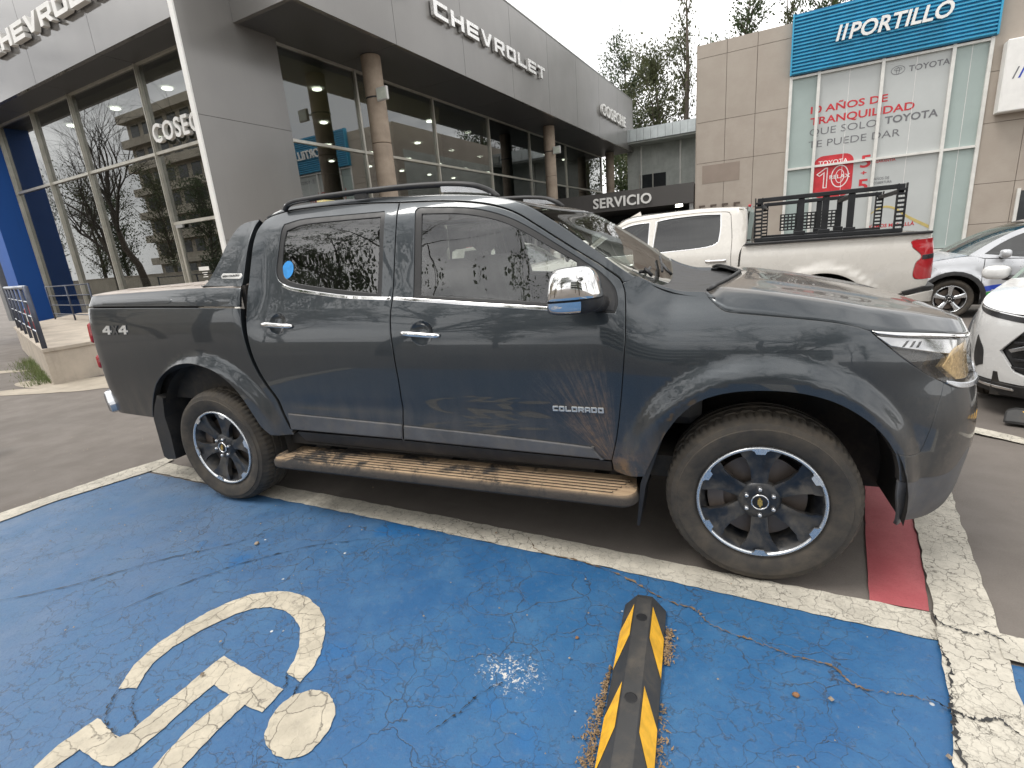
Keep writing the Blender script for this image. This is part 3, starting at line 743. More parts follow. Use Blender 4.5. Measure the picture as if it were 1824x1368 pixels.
def t_depth(s, z):
    wb = sm(.35, .55, s); wf = sm(2.45, 2.75, s); wn_ = sm(3.35, 3.8, s)
    d = 0.
    if wb < 1: d += BEDP(z) * (1 - wb)
    if wb > 0:
        c = 0.
        if wf < 1: c += DOOR(z) * (1 - wf)
        if wf > 0: c += wf * (FEND(z) * (1 - wn_) + (wn_ * NOSE(z) if wn_ else 0))
        d += wb * c
    d += .004 * (min(max(s, -1), 3.15) - 1.4) ** 2
    for xc in (3.096, 0.):
        r = math.hypot(s - xc, z - .40)
        if r < .62: d -= .042 * (1 - sm(.505, .60, r)) * sm(.08, .25, z)
    d += .007 * math.exp(-((z - .70) / .035) ** 2) * sm(.5, .8, s) * (1 - sm(2.2, 2.6, s))      # pressed line low on the doors
    return d
TS = Skin([-2.1, -1.32, -1.17, -1.02, -.95, 3.17, 3.62, 3.98, 4.13, 4.75], [-90, -88, -62, -10, 0, 0, 20, 62, 74, 90], t_depth, HALF)
s_c = 4.2
while TS(s_c, .7)[1] < 0: s_c += .005
s_t = -1.3
while TS(s_t, .9)[1] < 0: s_t -= .005

truck = thing('pickup_truck', 'dark blue-grey double cab pickup with muddy side step and black six-spoke wheels', 'pickup truck', (0, HALF, 0))
gapcab = [(.604,.517),(.582,.612),(.562,.717),(.518,.795),(.475,.883),(.446,.981),(.434,1.077),(.432,1.15),(.434,1.232),(.433,1.312),(.424,1.412),(.417,1.512),(.410,1.604),(.412,1.67),(.439,1.728)]
gapB = [(1.367,1.730),(1.378,1.684),(1.389,1.48),(1.400,1.272),(1.401,1.185),(1.407,1.096),(1.416,.958),(1.420,.812),(1.406,.658),(1.380,.529),(1.378,.516)]
ditch = [(.439,1.728),(.497,1.752),(.627,1.766),(.906,1.762),(1.166,1.748),(1.367,1.730)]
fdtop = [(1.367,1.730),(1.611,1.711),(1.783,1.688),(1.926,1.656),(2.042,1.611),(2.146,1.548),(2.245,1.484),(2.341,1.423),(2.45,1.355),(2.52,1.305),(2.541,1.278)]
fdfront = [(2.541,1.278),(2.555,1.226),(2.563,1.08),(2.554,.927),(2.537,.761),(2.515,.61),(2.487,.490)]
sill = [(2.487,.490),(1.887,.503),(1.378,.516),(.651,.522),(.604,.517)]
rwin = [(.609,1.685),(.741,1.702),(1.008,1.697),(1.292,1.689)], [(1.292,1.689),(1.300,1.675)], [(1.300,1.675),(1.328,1.274)], [(1.328,1.274),(1.134,1.289),(.946,1.312),(.773,1.338),(.68,1.36)], [(.68,1.36),(.635,1.378),(.606,1.409),(.595,1.45),(.597,1.519),(.598,1.599),(.600,1.655),(.609,1.685)]
rglass = [(.632,1.652),(.759,1.676),(1.019,1.674),(1.278,1.668)], [(1.278,1.668),(1.305,1.283)], [(1.305,1.283),(1.132,1.303),(.944,1.327),(.771,1.354),(.69,1.375)], [(.69,1.375),(.650,1.40),(.628,1.458),(.623,1.577),(.632,1.652)]
fwin = [(1.491,1.673),(1.500,1.684),(1.515,1.686)], [(1.515,1.686),(1.729,1.665),(1.871,1.638),(2.007,1.591),(2.12,1.532),(2.256,1.448),(2.385,1.366),(2.46,1.313),(2.508,1.258),(2.523,1.199),(2.514,1.163)], [(2.514,1.163),(2.357,1.185),(2.202,1.203),(1.869,1.231),(1.525,1.262)], [(1.525,1.262),(1.491,1.673)]
fglass = [(1.523,1.660),(1.732,1.641),(1.873,1.612),(1.99,1.574),(2.103,1.516),(2.23,1.442),(2.343,1.378)], [(2.343,1.378),(2.352,1.197)], [(2.352,1.197),(2.206,1.212),(1.869,1.240),(1.556,1.266)], [(1.556,1.266),(1.523,1.660)]

def door(name, outline, win, gl, hand, clad, belt, gm):
    cup = [(hand[0] + hand[2] * math.cos(a), hand[1] + hand[3] * math.sin(a)) for a in np.linspace(0, 2 * math.pi, 28, endpoint=False)]
    d = panel(name, TS, outline, [path(*win), cup], 'truck_paint', truck, flange=.03)
    panel('window_seal', TS, path(*win), [path(*gl)], 'rubber_black', d, off=.006, gap=-.004, flange=.012)
    panel('window_glass', TS, path(*gl), [], gm, d, off=.012, gap=-.004, flange=0, bev=.0)
    panel('cladding', TS, clad, [], 'dark_cladding', d, off=-.012, flange=.016, bev=.006)
    panel('belt_trim', TS, belt, [], 'chrome', d, off=-.004, gap=0, flange=.01, bev=.003, db=.02)
    grid_patch('handle_cup', lambda u, v: TS(hand[0] + (hand[2] + .003) * u * math.cos(v * 2 * math.pi), hand[1] + (hand[3] + .003) * u * math.sin(v * 2 * math.pi), .003 + .020 * (1 - u ** 2.5)), 8, 28, 'truck_paint', d, flip=False)
    hx, hz, hl = hand[4], hand[5], hand[6]
    def bar(u, v):
        s_ = hx + hl * (2 * u - 1); a = v * 2 * math.pi; e = (1 - abs(2 * u - 1) ** 5) ** .5
        return TS(s_, hz - .016 * (2 * u - 1) * .5 + .0125 * math.sin(a) * (e * .6 + .4), -.020 - .010 * math.cos(a) * e - .012 * (1 - (2 * u - 1) ** 4) + .012)
    grid_patch('handle', bar, 24, 12, 'chrome', d)
    inner = [(p[0], min(p[1], 1.20)) for p in dens(outline, .08)]
    lo = [p for p in inner]
    panel('door_trim', TS, [(min(p[0] for p in lo) + .03, .56), (max(p[0] for p in lo) - .05, .56), (max(p[0] for p in lo) - .05, 1.17), (min(p[0] for p in lo) + .03, 1.25)], [], 'cabin_dark', d, off=.075, flange=0, g=.15)
    return d
def strip(pts, h):
    q = spline(pts); return q + [(p[0], p[1] - h) for p in reversed(q)]
rear_door = door('rear_door', path(gapcab, ditch, gapB, [(1.378,.516),(.651,.522),(.604,.517)]), rwin, rglass, (.655,1.152,.058,.052,.652,1.150,.118),
     path([(.600,.528),(.612,.634)], [(.612,.634),(1.397,.611)], [(1.397,.611),(1.383,.524)], [(1.383,.524),(.600,.528)]),
     strip([(.655,1.366),(.70,1.349),(.773,1.334),(.946,1.308),(1.134,1.285),(1.393,1.268)], .017), 'rear_glass')
front_door = door('front_door', path(fdtop, fdfront, [(2.487,.490),(1.887,.503),(1.378,.516)], list(reversed(gapB))), fwin, fglass, (1.585,1.092,.062,.054,1.578,1.090,.110),
     path([(1.386,.524),(1.402,.607)], [(1.402,.607),(1.9,.587),(2.374,.560),(2.41,.545),(2.442,.503)], [(2.442,.503),(2.462,.497)], [(2.462,.497),(1.887,.511),(1.386,.524)]),
     strip([(1.408,1.269),(1.525,1.259),(1.869,1.228),(2.202,1.200),(2.33,1.187)], .017), 'car_glass')
panel('mirror_sail', TS, path([(2.343,1.392),(2.385,1.362),(2.46,1.310),(2.505,1.257),(2.519,1.199),(2.511,1.167)], [(2.511,1.167),(2.357,1.188)], [(2.357,1.188),(2.343,1.392)]), [], 'black_plastic', front_door, off=.002, flange=.01)
# lettering on the door
def on_skin(sk, s_, z, off): return sk(s_, z, off), (sk(s_ + .1, z, off) - sk(s_ - .1, z, off)).normalized(), (sk(s_, z + .02, off) - sk(s_, z - .02, off)).normalized()
O, X, Y = on_skin(TS, 2.231, .729, -.001); O2 = TS(2.231, .729, -.001)
block_word('COLORADO', O2, X, Y, .0252, .0255, .0296, .005, 'badge_silver', front_door, 'badge_letter')
# round sticker low in the rear quarter of the glass
panel('window_sticker', TS, [(.672 + .042 * math.cos(a), 1.437 + .048 * math.sin(a)) for a in np.linspace(0, 2 * math.pi, 24, endpoint=False)], [], 'sticker_blue', rear_door, off=.0095, flange=0, gap=0, bev=0)

# cab frame: roof side and pillar over the doors
U = [(.44,1.742),(.52,1.776),(.64,1.792),(.9,1.790),(1.17,1.776),(1.37,1.760),(1.61,1.742),(1.78,1.722),(1.93,1.695),(2.075,1.650),(2.205,1.575),(2.337,1.485),(2.464,1.392),(2.571,1.312),(2.60,1.300)]
panel('roof_side', TS, path(ditch, fdtop, [(2.541,1.278),(2.575,1.285),(2.60,1.300)], list(reversed(U)), [(.44,1.742),(.439,1.728)]), [], 'truck_paint', truck, flange=.03)
Us = spline(U, 8)
def Uat(x):
    xs = [p[0] for p in Us]; i = max(0, min(len(xs) - 2, bisect.bisect_right(xs, x) - 1)); t = (x - xs[i]) / (xs[i+1] - xs[i] + 1e-9)
    return TS(lerp(xs[i], xs[i+1], t), lerp(Us[i][1], Us[i+1][1], t), .0)
def roof_fn(u, v):
    xe = lerp(.442, 2.075, u); E = Uat(xe); y = lerp(E.y, -E.y, v)
    t = 1 - abs(y / E.y); xc = lerp(.40, 2.03, u); g_ = 1 - (1 - t) ** 2.2
    return Vector((lerp(E.x, xc, g_), y, E.z + lerp(.032, .003, sm(.55, 1, u)) * g_))
grid_patch('roof', roof_fn, 40, 36, 'truck_paint', truck, flip=False, thick=.02)
WSZ = cub([2.03,2.133,2.295,2.409,2.54,2.63,2.70],[1.652,1.602,1.486,1.401,1.297,1.228,1.175])
def ws_fn(u, v):
    xe = lerp(2.075, 2.595, u); E = Uat(xe); y = lerp(E.y + .012, -E.y - .012, v); t = 1 - abs(y / E.y)
    C = Vector((lerp(2.03, 2.66, u), 0, WSZ(lerp(2.03, 2.66, u))))
    g_ = 1 - (1 - t) ** 2.2
    return Vector((lerp(E.x + .004, C.x, g_), y, lerp(E.z, C.z, g_)))
grid_patch('windshield', ws_fn, 24, 40, 'windshield_glass', truck)
def wsf(u, v): return ws_fn(lerp(.004, .035, u), v) + Vector((0, 0, .002))
grid_patch('windshield_header', wsf, 2, 40, 'rubber_black', truck)
def cowl_fn(u, v):
    a = ws_fn(.985, v); y = a.y; t = 1 - abs(y / .80)
    b = Vector((lerp(2.885, 3.04, max(0, t) ** .7), y * 1.02, lerp(1.205, 1.222, max(0, t))))
    return a.lerp(b, u) - Vector((0, 0, .022 * math.sin(math.pi * u) + .006))
grid_patch('cowl', cowl_fn, 6, 30, 'black_plastic', truck)
for sgn in (-1, 1):
    m = MB(); y0 = -.66 if sgn < 0 else .05
    pts = [ws_fn(.93, .5 + y0 / 1.5 * .9), ws_fn(.90, .5 + (y0 + .25) / 1.5 * .9), ws_fn(.86, .5 + (y0 + .52) / 1.5 * .9)]
    m.tube([p + Vector((.0, 0, .022)) for p in pts], .008, 6); m.tube([pts[0] + Vector((.05, .02, .0)), pts[0] + Vector((.02, .03, .03)), pts[1] + Vector((.0, 0, .03))], .009, 6); m.build('wiper', 'rubber_black', truck, smooth=True)

# hood as one crowned sheet
hg = [(2.862,1.224),(2.889,1.190),(2.928,1.157),(2.965,1.144),(3.066,1.132),(3.171,1.120),(3.278,1.107),(3.347,1.095),(3.395,1.083),(3.423,1.074),(3.446,1.065)]
hf = [(3.446,1.065),(3.573,1.051),(3.756,1.031),(3.95,1.008),(4.10,.992),(4.3,.978),(s_c,.972)]
edge = [TS(p[0], p[1], .0) for p in spline(hg, 5)[:-1] + spline(hf, 10)]
ex, ey, ez = [p.x for p in edge], [p.y for p in edge], [p.z for p in edge]
NEc = lin(ex, ey); NEz = lin(ex, ez)
HC = cub([2.85,3.035,3.21,3.39,3.57,3.74,3.85,3.925,3.97,4.02],[1.243,1.229,1.204,1.166,1.124,1.079,1.043,1.010,.985,.955])
prof_h = lin([0,.02,.105,.15,.25,.45,.7,1.],[0,.17,.78,.86,.92,.965,.99,1.])
def hood_fn(u, v):
    xf = ex[-1] - .001; x = lerp(2.865, xf, 1 - (1 - u) ** 1.6); ye = NEc(x) + .003; y = lerp(ye, -ye, v); t = min(1, 1 - abs(y / ye) if ye < -1e-4 else 1.)
    rear = lerp(0, .16, t ** .6) * (1 - sm(0, .22, u))               # rear edge bows back to the cowl centre
    dist = abs(abs(y) - abs(ye)) / .78
    zc = max(HC(x), NEz(x)); z = NEz(x) + (zc - NEz(x)) * prof_h(min(1, dist))
    z += .010 * math.exp(-((abs(y) - .42) / .06) ** 2) * sm(2.9, 3.2, x) * (1 - sm(3.6, 3.85, x))
    return Vector((x + rear, y, z))
grid_patch('hood', hood_fn, 48, 90, 'truck_paint', truck, thick=.012)
m = MB(); q = [hood_fn(0, v) + Vector((-.006, 0, .004)) for v in np.linspace(.012, .988, 40)]; m.tube(q, .008, 6); m.build('hood_seal', 'rubber_black', truck, smooth=True)

# fender, bumper, lamp
arch_f = [(2.708,.623),(2.733,.672),(2.778,.739),(2.839,.799),(2.914,.836),(3.001,.856),(3.099,.862),(3.193,.857),(3.273,.839),(3.34,.811),(3.404,.770),(3.463,.721),(3.511,.663),(3.542,.612),(3.561,.552),(3.570,.499),(3.578,.421),(3.592,.30)]
lampb = [(3.450,1.060),(3.480,1.031),(3.561,.962),(3.654,.900),(3.753,.853),(3.881,.828),(4.03,.818),(4.15,.822)]
fender = panel('front_fender', TS, path(list(reversed(fdfront)), [(2.541,1.278),(2.60,1.300)], [(2.60,1.300),(2.66,1.268),(2.75,1.236),(2.80,1.228),(2.862,1.224)], hg, [(3.446,1.065),(3.450,1.060)], lampb[:5], [(3.753,.853),(3.70,.74),(3.66,.615)], [(3.66,.615),(3.64,.595),(3.542,.612)], list(reversed(arch_f[:14])), [(2.708,.623),(2.651,.489),(2.636,.444)], [(2.636,.444),(2.508,.432),(2.487,.490)]), [], 'truck_paint', truck, flange=.04, g=.022, gap=.0006, bev=.0015)
panel('front_bumper', TS, path(lampb[4:], [(4.15,.822),(4.16,.64)], [(4.16,.64),(4.0,.55)], [(4.0,.55),(3.92,.56),(3.82,.49),(3.683,.488),(3.66,.480),(3.570,.499)], [(3.570,.499),(3.561,.552),(3.542,.612)], [(3.542,.612),(3.64,.595),(3.66,.615)], [(3.66,.615),(3.70,.74),(3.753,.853)]), [], 'truck_paint', truck, gap=.0006, bev=.0015, flange=.03)
panel('bumper_lip', TS, path([(3.76,.852),(3.83,.826),(3.95,.812),(4.14,.806)], [(4.14,.806),(4.14,.825)], [(4.14,.825),(4.03,.828),(3.881,.838),(3.76,.862)]), [], 'silver_metal', truck, off=-.010, gap=0, flange=.03)
panel('bumper_valance', TS, path([(3.570,.499),(3.66,.480),(3.683,.488),(3.82,.49),(3.92,.56),(4.0,.55)], [(4.0,.55),(4.16,.56)], [(4.16,.56),(4.3,.50),(s_c,.48)], [(s_c,.48),(s_c,.33)], [(s_c,.33),(4.2,.33),(4.0,.31),(3.83,.275),(3.70,.275),(3.61,.285)], [(3.61,.285),(3.578,.421),(3.570,.499)]), [], 'dark_cladding', truck, gap=.002, off=.004, flange=.012)
panel('grille', TS, [(4.165,.65),(s_c,.55),(s_c,.95),(4.16,.965)], [], 'black_plastic', truck, off=.03, flange=0)
panel('grille_bar', TS, [(4.15,.80),(s_c,.78),(s_c,.85),(4.15,.86)], [], 'silver_metal', truck, off=-.005, gap=0, flange=.03)
panel('grille_surround', TS, path([(4.15,.822),(4.16,.64)], [(4.16,.64),(4.0,.55)], [(4.0,.55),(4.16,.56)], [(4.16,.56),(4.3,.50),(s_c,.48)], [(s_c,.48),(s_c,.55)], [(s_c,.55),(4.19,.65)], [(4.19,.65),(4.18,.822)], [(4.18,.822),(4.15,.822)]), [], 'black_plastic', truck, gap=.001, off=.008, flange=.02, db=.05)
lamp_o = path(lampb, [(4.15,.822),(4.17,.90),(4.165,.975)], [(4.165,.975),(4.10,.981),(3.95,.997),(3.756,1.020),(3.573,1.040),(3.450,1.060)])
hl = panel('headlamp', TS, lamp_o, [], 'lamp_dark', truck, off=.055, flange=0)
panel('lamp_lens', TS, lamp_o, [], 'lamp_lens', hl, off=.002, gap=.003, flange=.01, g=.03)
panel('upper_reflector', TS, path([(3.475,1.046),(3.60,1.028),(3.80,1.006),(3.93,.990)], [(3.93,.990),(3.915,.935)], [(3.915,.935),(3.78,.955),(3.62,.985),(3.53,1.005)], [(3.53,1.005),(3.475,1.046)]), [], 'lamp_chrome', hl, off=.02, gap=0, flange=.02)
panel('indicator_reflector', TS, path([(3.775,.905),(3.86,.958),(3.98,.968),(4.11,.960)], [(4.11,.960),(4.135,.895),(4.11,.842)], [(4.11,.842),(3.99,.834),(3.87,.846)], [(3.87,.846),(3.775,.905)]), [], 'lamp_amber_reflector', hl, off=.016, gap=0, flange=.02)
panel('projector', TS, [(4.03 + .055 * math.cos(a), .90 + .042 * math.sin(a)) for a in np.linspace(0, 2 * math.pi, 20, endpoint=False)], [], 'lamp_chrome', hl, off=.022, gap=0, flange=.02)
panel('lamp_trim', TS, path([(3.448,1.068),(3.573,1.052),(3.756,1.032),(3.95,1.009),(4.13,.990)], [(4.13,.990),(4.13,.977)], [(4.13,.977),(3.95,.996),(3.756,1.019),(3.573,1.039),(3.470,1.056)], [(3.470,1.056),(3.448,1.068)]), [], 'chrome', hl, off=-.003, gap=.001, flange=.01)
for k in range(3):
    panel('lamp_slat', TS, [(3.60 + .032 * k, 1.018 - .004 * k), (3.606 + .032 * k, 1.018 - .004 * k), (3.582 + .032 * k, .998 - .004 * k), (3.576 + .032 * k, .998 - .004 * k)], [], 'lamp_dark', hl, off=.016, gap=0, flange=.006, bev=.0005)

# load bed, lid and sport bar
arch_r = [(-.642,.530),(-.610,.60),(-.575,.66),(-.521,.735),(-.461,.795),(-.376,.850),(-.246,.903),(-.116,.926),(-.007,.925),(.118,.898),(.198,.858),(.282,.790),(.339,.708),(.385,.610),(.415,.545),(.465,.494)]
bedfront = [(p[0] - lerp(.012, .030, min(1, max(0, (p[1] - .5) / .8))), p[1]) for p in gapcab]
def bf(lo, hi): return [p for p in bedfront if lo <= p[1] <= hi]
tail_z = [(-1.185,1.292),(-1.185,1.19)], [(-1.185,1.19),(-1.075,1.20)], [(-1.075,1.20),(-1.06,1.12),(-1.055,.98),(-1.07,.86)], [(-1.07,.86),(-1.185,.855)], [(-1.185,.855),(-1.17,.70),(-1.12,.60),(-1.02,.545)]
bed = panel('bed_side', TS, path([(-1.185,1.292),(-.58,1.280),(-.053,1.266),(.403,1.251)], [(.403,1.251)] + list(reversed(bf(.5, 1.24))), [bf(.5, 1.24)[0], (.60,.488), (.465,.494)], list(reversed(arch_r)), [(-.642,.530),(-1.02,.545)], *[list(reversed(t)) for t in reversed(tail_z)]), [], 'truck_paint', truck, flange=.045, g=.025)
lid = panel('bed_lid_side', TS, path([(-1.185,1.297),(-.58,1.285),(-.053,1.271),(.401,1.256)], [(.401,1.256),(.395,1.36)], [(.395,1.36),(.10,1.374),(-.433,1.373),(-1.0,1.366),(-1.185,1.358)], [(-1.185,1.358),(-1.185,1.297)]), [], 'truck_paint', truck, gap=.002, flange=.02)
panel('lid_recess', TS, path([(-.86,1.306),(-.78,1.303),(-.45,1.295),(-.20,1.292)], [(-.20,1.292),(-.17,1.31),(-.20,1.328)], [(-.20,1.328),(-.5,1.335),(-.80,1.338)], [(-.80,1.338),(-.87,1.33),(-.86,1.306)]), [], 'truck_paint', lid, off=-.0025, gap=0, flange=.006, bev=.004)
sail = panel('sport_bar_side', TS, path([(.06,1.377),(.100,1.402),(.132,1.448),(.171,1.528),(.203,1.63),(.230,1.690),(.270,1.722),(.33,1.732),(.405,1.736)], [(.405,1.736),(.385,1.70),(.380,1.65),(.384,1.56),(.392,1.45),(.395,1.363)], [(.395,1.363),(.10,1.377),(.06,1.377)]), [], 'truck_paint', truck, flange=.06)
bd = panel('sport_bar_badge', TS, path([(.225,1.416),(.375,1.408)], [(.375,1.408),(.384,1.423),(.375,1.437)], [(.375,1.437),(.225,1.445)], [(.225,1.445),(.216,1.430),(.225,1.416)]), [], 'badge_silver', sail, off=-.003, gap=0, flange=.004, bev=.002, db=.01)
O, X, Y = on_skin(TS, .232, 1.4215, -.0045); O = TS(.232, 1.4225, -.0045)
place_text('badge_text', 'HIGH COUNTRY', .013, .134, O, X, Y, 'lamp_dark', sail, depth=.0015, bold=.0)
O, X, Y = on_skin(TS, -.885, 1.108, -.001)
for ch, px_, w_, mt in (('4', 0., .098, 'badge_silver'), ('X', .105, .06, 'cabin_grey'), ('4', .172, .098, 'badge_silver')):
    block_word(ch, TS(-.888 + px_, 1.112, -.0015), X, Y, w_, .058, 1, .0025, mt, bed, 'decal', slant=.18)
def deck_fn(u, v):
    x = lerp(-1.02, .385, u); E = TS(x, 1.371, .0); y = lerp(E.y, -E.y, v); t = 1 - abs(y / E.y)
    return Vector((x, y, E.z + .016 * (1 - (1 - min(1, t * 3)) ** 2)))
deck = grid_patch('bed_lid', deck_fn, 20, 24, 'tonneau_sky_tone', truck, thick=.02)
for k in range(5):
    m = MB(); x = -.85 + k * .22; m.box(x, x + .15, -.70, .70, 1.380, 1.392, .004); m.build('lid_rib', 'tonneau_sky_tone', deck)
def tg(u, v): return TS(lerp(s_t, -1.18, u), lerp(.60, 1.36, v), .006)
grid_patch('tailgate', tg, 20, 14, 'truck_paint', truck)
for lo, hi in ((1.04, 1.195), (.86, .97)):
    panel('tail_lamp', TS, path([(-1.19,lo),(-1.09,lo + .012),(-1.072,lo + .04)], [(-1.072,lo + .04),(-1.078,hi - .01)], [(-1.078,hi - .01),(-1.19,hi)], [(-1.19,hi),(-1.19,lo)]), [], 'lamp_red', truck, off=-.016, gap=0, flange=.03, bev=.008)
panel('tail_lamp_housing', TS, [(-1.19,.85),(-1.066,.855),(-1.05,.98),(-1.056,1.12),(-1.07,1.205),(-1.19,1.20)], [], 'lamp_red', truck, off=.004, gap=0, flange=.01)
panel('rear_bumper', TS, path([(s_t,.52),(-1.4,.52),(-1.16,.535),(-1.05,.560)], [(-1.05,.560),(-1.04,.62)], [(-1.04,.62),(-1.10,.70)], [(-1.10,.70),(-1.4,.72),(s_t,.72)], [(s_t,.72),(s_t,.52)]), [], 'silver_metal', truck, off=-.045, gap=0, flange=.08, bev=.012)
bk = lambda u, v: Vector((lerp(.40, .30, u), lerp(-.60, .60, v) * lerp(.98, 1.25, u), lerp(1.735, 1.372, u)))
grid_patch('rear_cab_wall', bk, 6, 6, 'truck_paint', truck)
rg = lambda u, v: bk(lerp(.12, .72, u), lerp(.12, .88, v)) + Vector((-.012, 0, 0))
grid_patch('rear_window', rg, 3, 3, 'car_glass_dark', truck)
m = MB(); m.tube([(.16, -.70, 1.40), (.22, -.68, 1.62), (.28, -.60, 1.70), (.28, .60, 1.70), (.22, .68, 1.62), (.16, .70, 1.40)], .028, 8); m.build('sport_bar_hoop', 'black_plastic', truck, smooth=True)

m = MB(); m.box(.375, .415, -.84, .84, .58, 1.37); m.build('gap_filler', 'underbody', truck)  # dark slab added to block the light gap between cab and bed
# sills, steps, liners, flaps
panel('sill', TS, [(.615,.510),(1.378,.508),(2.484,.482),(2.484,.425),(.66,.445)], [], 'black_plastic', truck, off=.012, flange=.05)
def rr(x0, x1, y0, y1, r, n=5):
    out = []
    for cx, cy, a in ((x1 - r, y0 + r, -90), (x1 - r, y1 - r, 0), (x0 + r, y1 - r, 90), (x0 + r, y0 + r, 180)):
        for k in range(n + 1): t = R(a + 90 * k / n); out.append((cx + r * math.cos(t), cy + r * math.sin(t)))
    return out
m = MB(); o_ = rr(.47, 2.61, -HALF - .055, -HALF + .17, .075); i_ = rr(.482, 2.598, -HALF - .043, -HALF + .16, .068)
n_ = len(o_); lay = [(i_, .312), (o_, .326), (o_, .352), (i_, .370)]
vs = [(x, y, z) for l, z in lay for x, y in l]; fs = [(k*n_+i, k*n_+(i+1) % n_, (k+1)*n_+(i+1) % n_, (k+1)*n_+i) for k in range(3) for i in range(n_)] + [tuple(range(3*n_, 4*n_)), tuple(range(n_-1, -1, -1))]
m.add(vs, fs); step = m.build('running_board', 'muddy_step', truck, auto=40)
for k in range(5):
    m = MB(); y = -HALF - .026 + k * .029; m.box(.60 + .02 * abs(k - 2), 2.50 + .015 * k, y, y + .013, .3690, .3775, .002); m.build('tread_rib', 'muddy_step', step)
for x in (.75, 1.6, 2.4):
    m = MB(); m.box(x - .03, x + .03, -HALF + .10, -HALF + .32, .325, .36); m.build('step_bracket', 'underbody', step)
mirror(step)
for xc, r0, a_lo, a_hi in ((3.096, .50, -9, 196), (0., .535, -8, 196)):
    for sg in (-1, 1):
        m = MB(); m.lathe([(r0, .045), (r0 + .005, .10), (r0, .42)], 28, (xc, -HALF, .40), 'y', R(a_lo), R(a_hi)); m.lathe([(.05, .42), (r0, .42)], 28, (xc, -HALF, .40), 'y', R(a_lo), R(a_hi))
        if sg > 0: m.v = [(x, -y, z) for x, y, z in m.v]
        m.build('wheel_arch_liner', 'underbody', truck, smooth=True)
def flap(pts, x_off, name, y0, y1):
    for sg in (-1, 1):
        m = MB(); m.poly(pts, [], y0, y1, lambda x, y, d: (x, sg * (HALF - d), y)); m.build(name, 'black_plastic', truck, recalc=True)
flap([(2.716,.640),(2.700,.590),(2.640,.400),(2.612,.200),(2.600,.200),(2.618,.41),(2.655,.52),(2.69,.645)], 0, 'mud_flap', .015, .22)
flap([(-.520,.70),(-.575,.62),(-.62,.53),(-.62,.255),(-.585,.235),(-.50,.245),(-.49,.42),(-.50,.55),(-.47,.68)], 0, 'mud_flap', .035, .24)
m = MB(); m.box(-1.0, 3.45, -.52, .52, .36, .50); m.box(.5, 2.75, -.84, .84, .42, .52); m.box(2.72, 3.8, -.42, .42, .50, .98); m.box(-.95, .40, -.80, .80, .66, .98); m.box(2.74, 3.75, -.42, .42, .26, .5); m.build('chassis', 'underbody', truck)
m = MB(); m.tube([(0, -.80, .376), (0, .80, .376)], .05, 10); m.lathe([(0, -.14), (.10, -.11), (.14, 0), (.10, .11), (0, .14)], 16, (0, 0, .376)); m.tube([(3.096, -.80, .36), (3.096, .80, .36)], .035, 8); m.tube([(-.8, .3, .42), (.8, .35, .38), (2.4, .3, .36)], .035, 8); m.build('axle', 'underbody', truck, smooth=True)
# cabin
m = MB(); m.box(.48, 2.62, -.78, .78, .52, .60); m.build('cabin_floor', 'cabin_dark', truck)
m = MB(); m.box(2.32, 2.86, -.74, .74, .62, 1.17, .05); m.box(2.36, 2.52, .16, .62, 1.15, 1.25, .03); m.build('dashboard', 'cabin_grey', truck)
def seat(x, y, w, hr=True):
    m = MB(); m.box(x, x + .52, y - w, y + w, .72, .92, .05)
    def bk_(a): return a
    vs0 = len(m.v); m.box(x - .10, x + .08, y - w, y + w, .86, 1.42, .05)
    m.v[vs0:] = [(vx - (vz - .86) * .28, vy, vz) for vx, vy, vz in m.v[vs0:]]
    o = m.build('seat', 'seat_cloth', truck, auto=35)
    for hy in ((y,) if hr else (y - .4, y + .4)):
        m = MB(); m.box(x - .29, x - .18, hy - .13, hy + .13, 1.45, 1.63, .04); m.tube([(x - .22, hy - .06, 1.38), (x - .235, hy - .06, 1.47)], .008, 6); m.tube([(x - .22, hy + .06, 1.38), (x - .235, hy + .06, 1.47)], .008, 6); m.build('headrest', 'seat_cloth', truck, auto=35)
seat(1.62, -.36, .25); seat(1.62, .36, .25); seat(.80, 0., .66, False)
m = MB(); q = [Vector((2.17 - .42 * .19 * math.sin(t), .36 + .19 * math.cos(t), 1.17 + .9 * .19 * math.sin(t))) for t in np.linspace(0, 2 * math.pi, 33)]; m.tube(q, .014, 8, False)
for t in (0.1, math.pi - .1, -math.pi / 2): m.tube([(2.19, .36, 1.16), (2.17 - .42 * .19 * math.sin(t), .36 + .19 * math.cos(t), 1.17 + .9 * .19 * math.sin(t))], .016, 6)
m.tube([(2.19, .36, 1.16), (2.40, .36, 1.05)], .03, 8); m.build('steering_wheel', 'cabin_grey', truck, smooth=True)
m = MB(); m.box(2.00, 2.03, -.11, .11, 1.49, 1.55, .012); m.tube([(2.03, 0, 1.53), (2.07, 0, 1.60)], .008, 6); m.build('rear_view_mirror', 'rubber_black', truck)
m = MB(); m.box(.55, 1.70, -.56, .56, 1.690, 1.70); m.build('headliner', 'cabin_grey', truck)
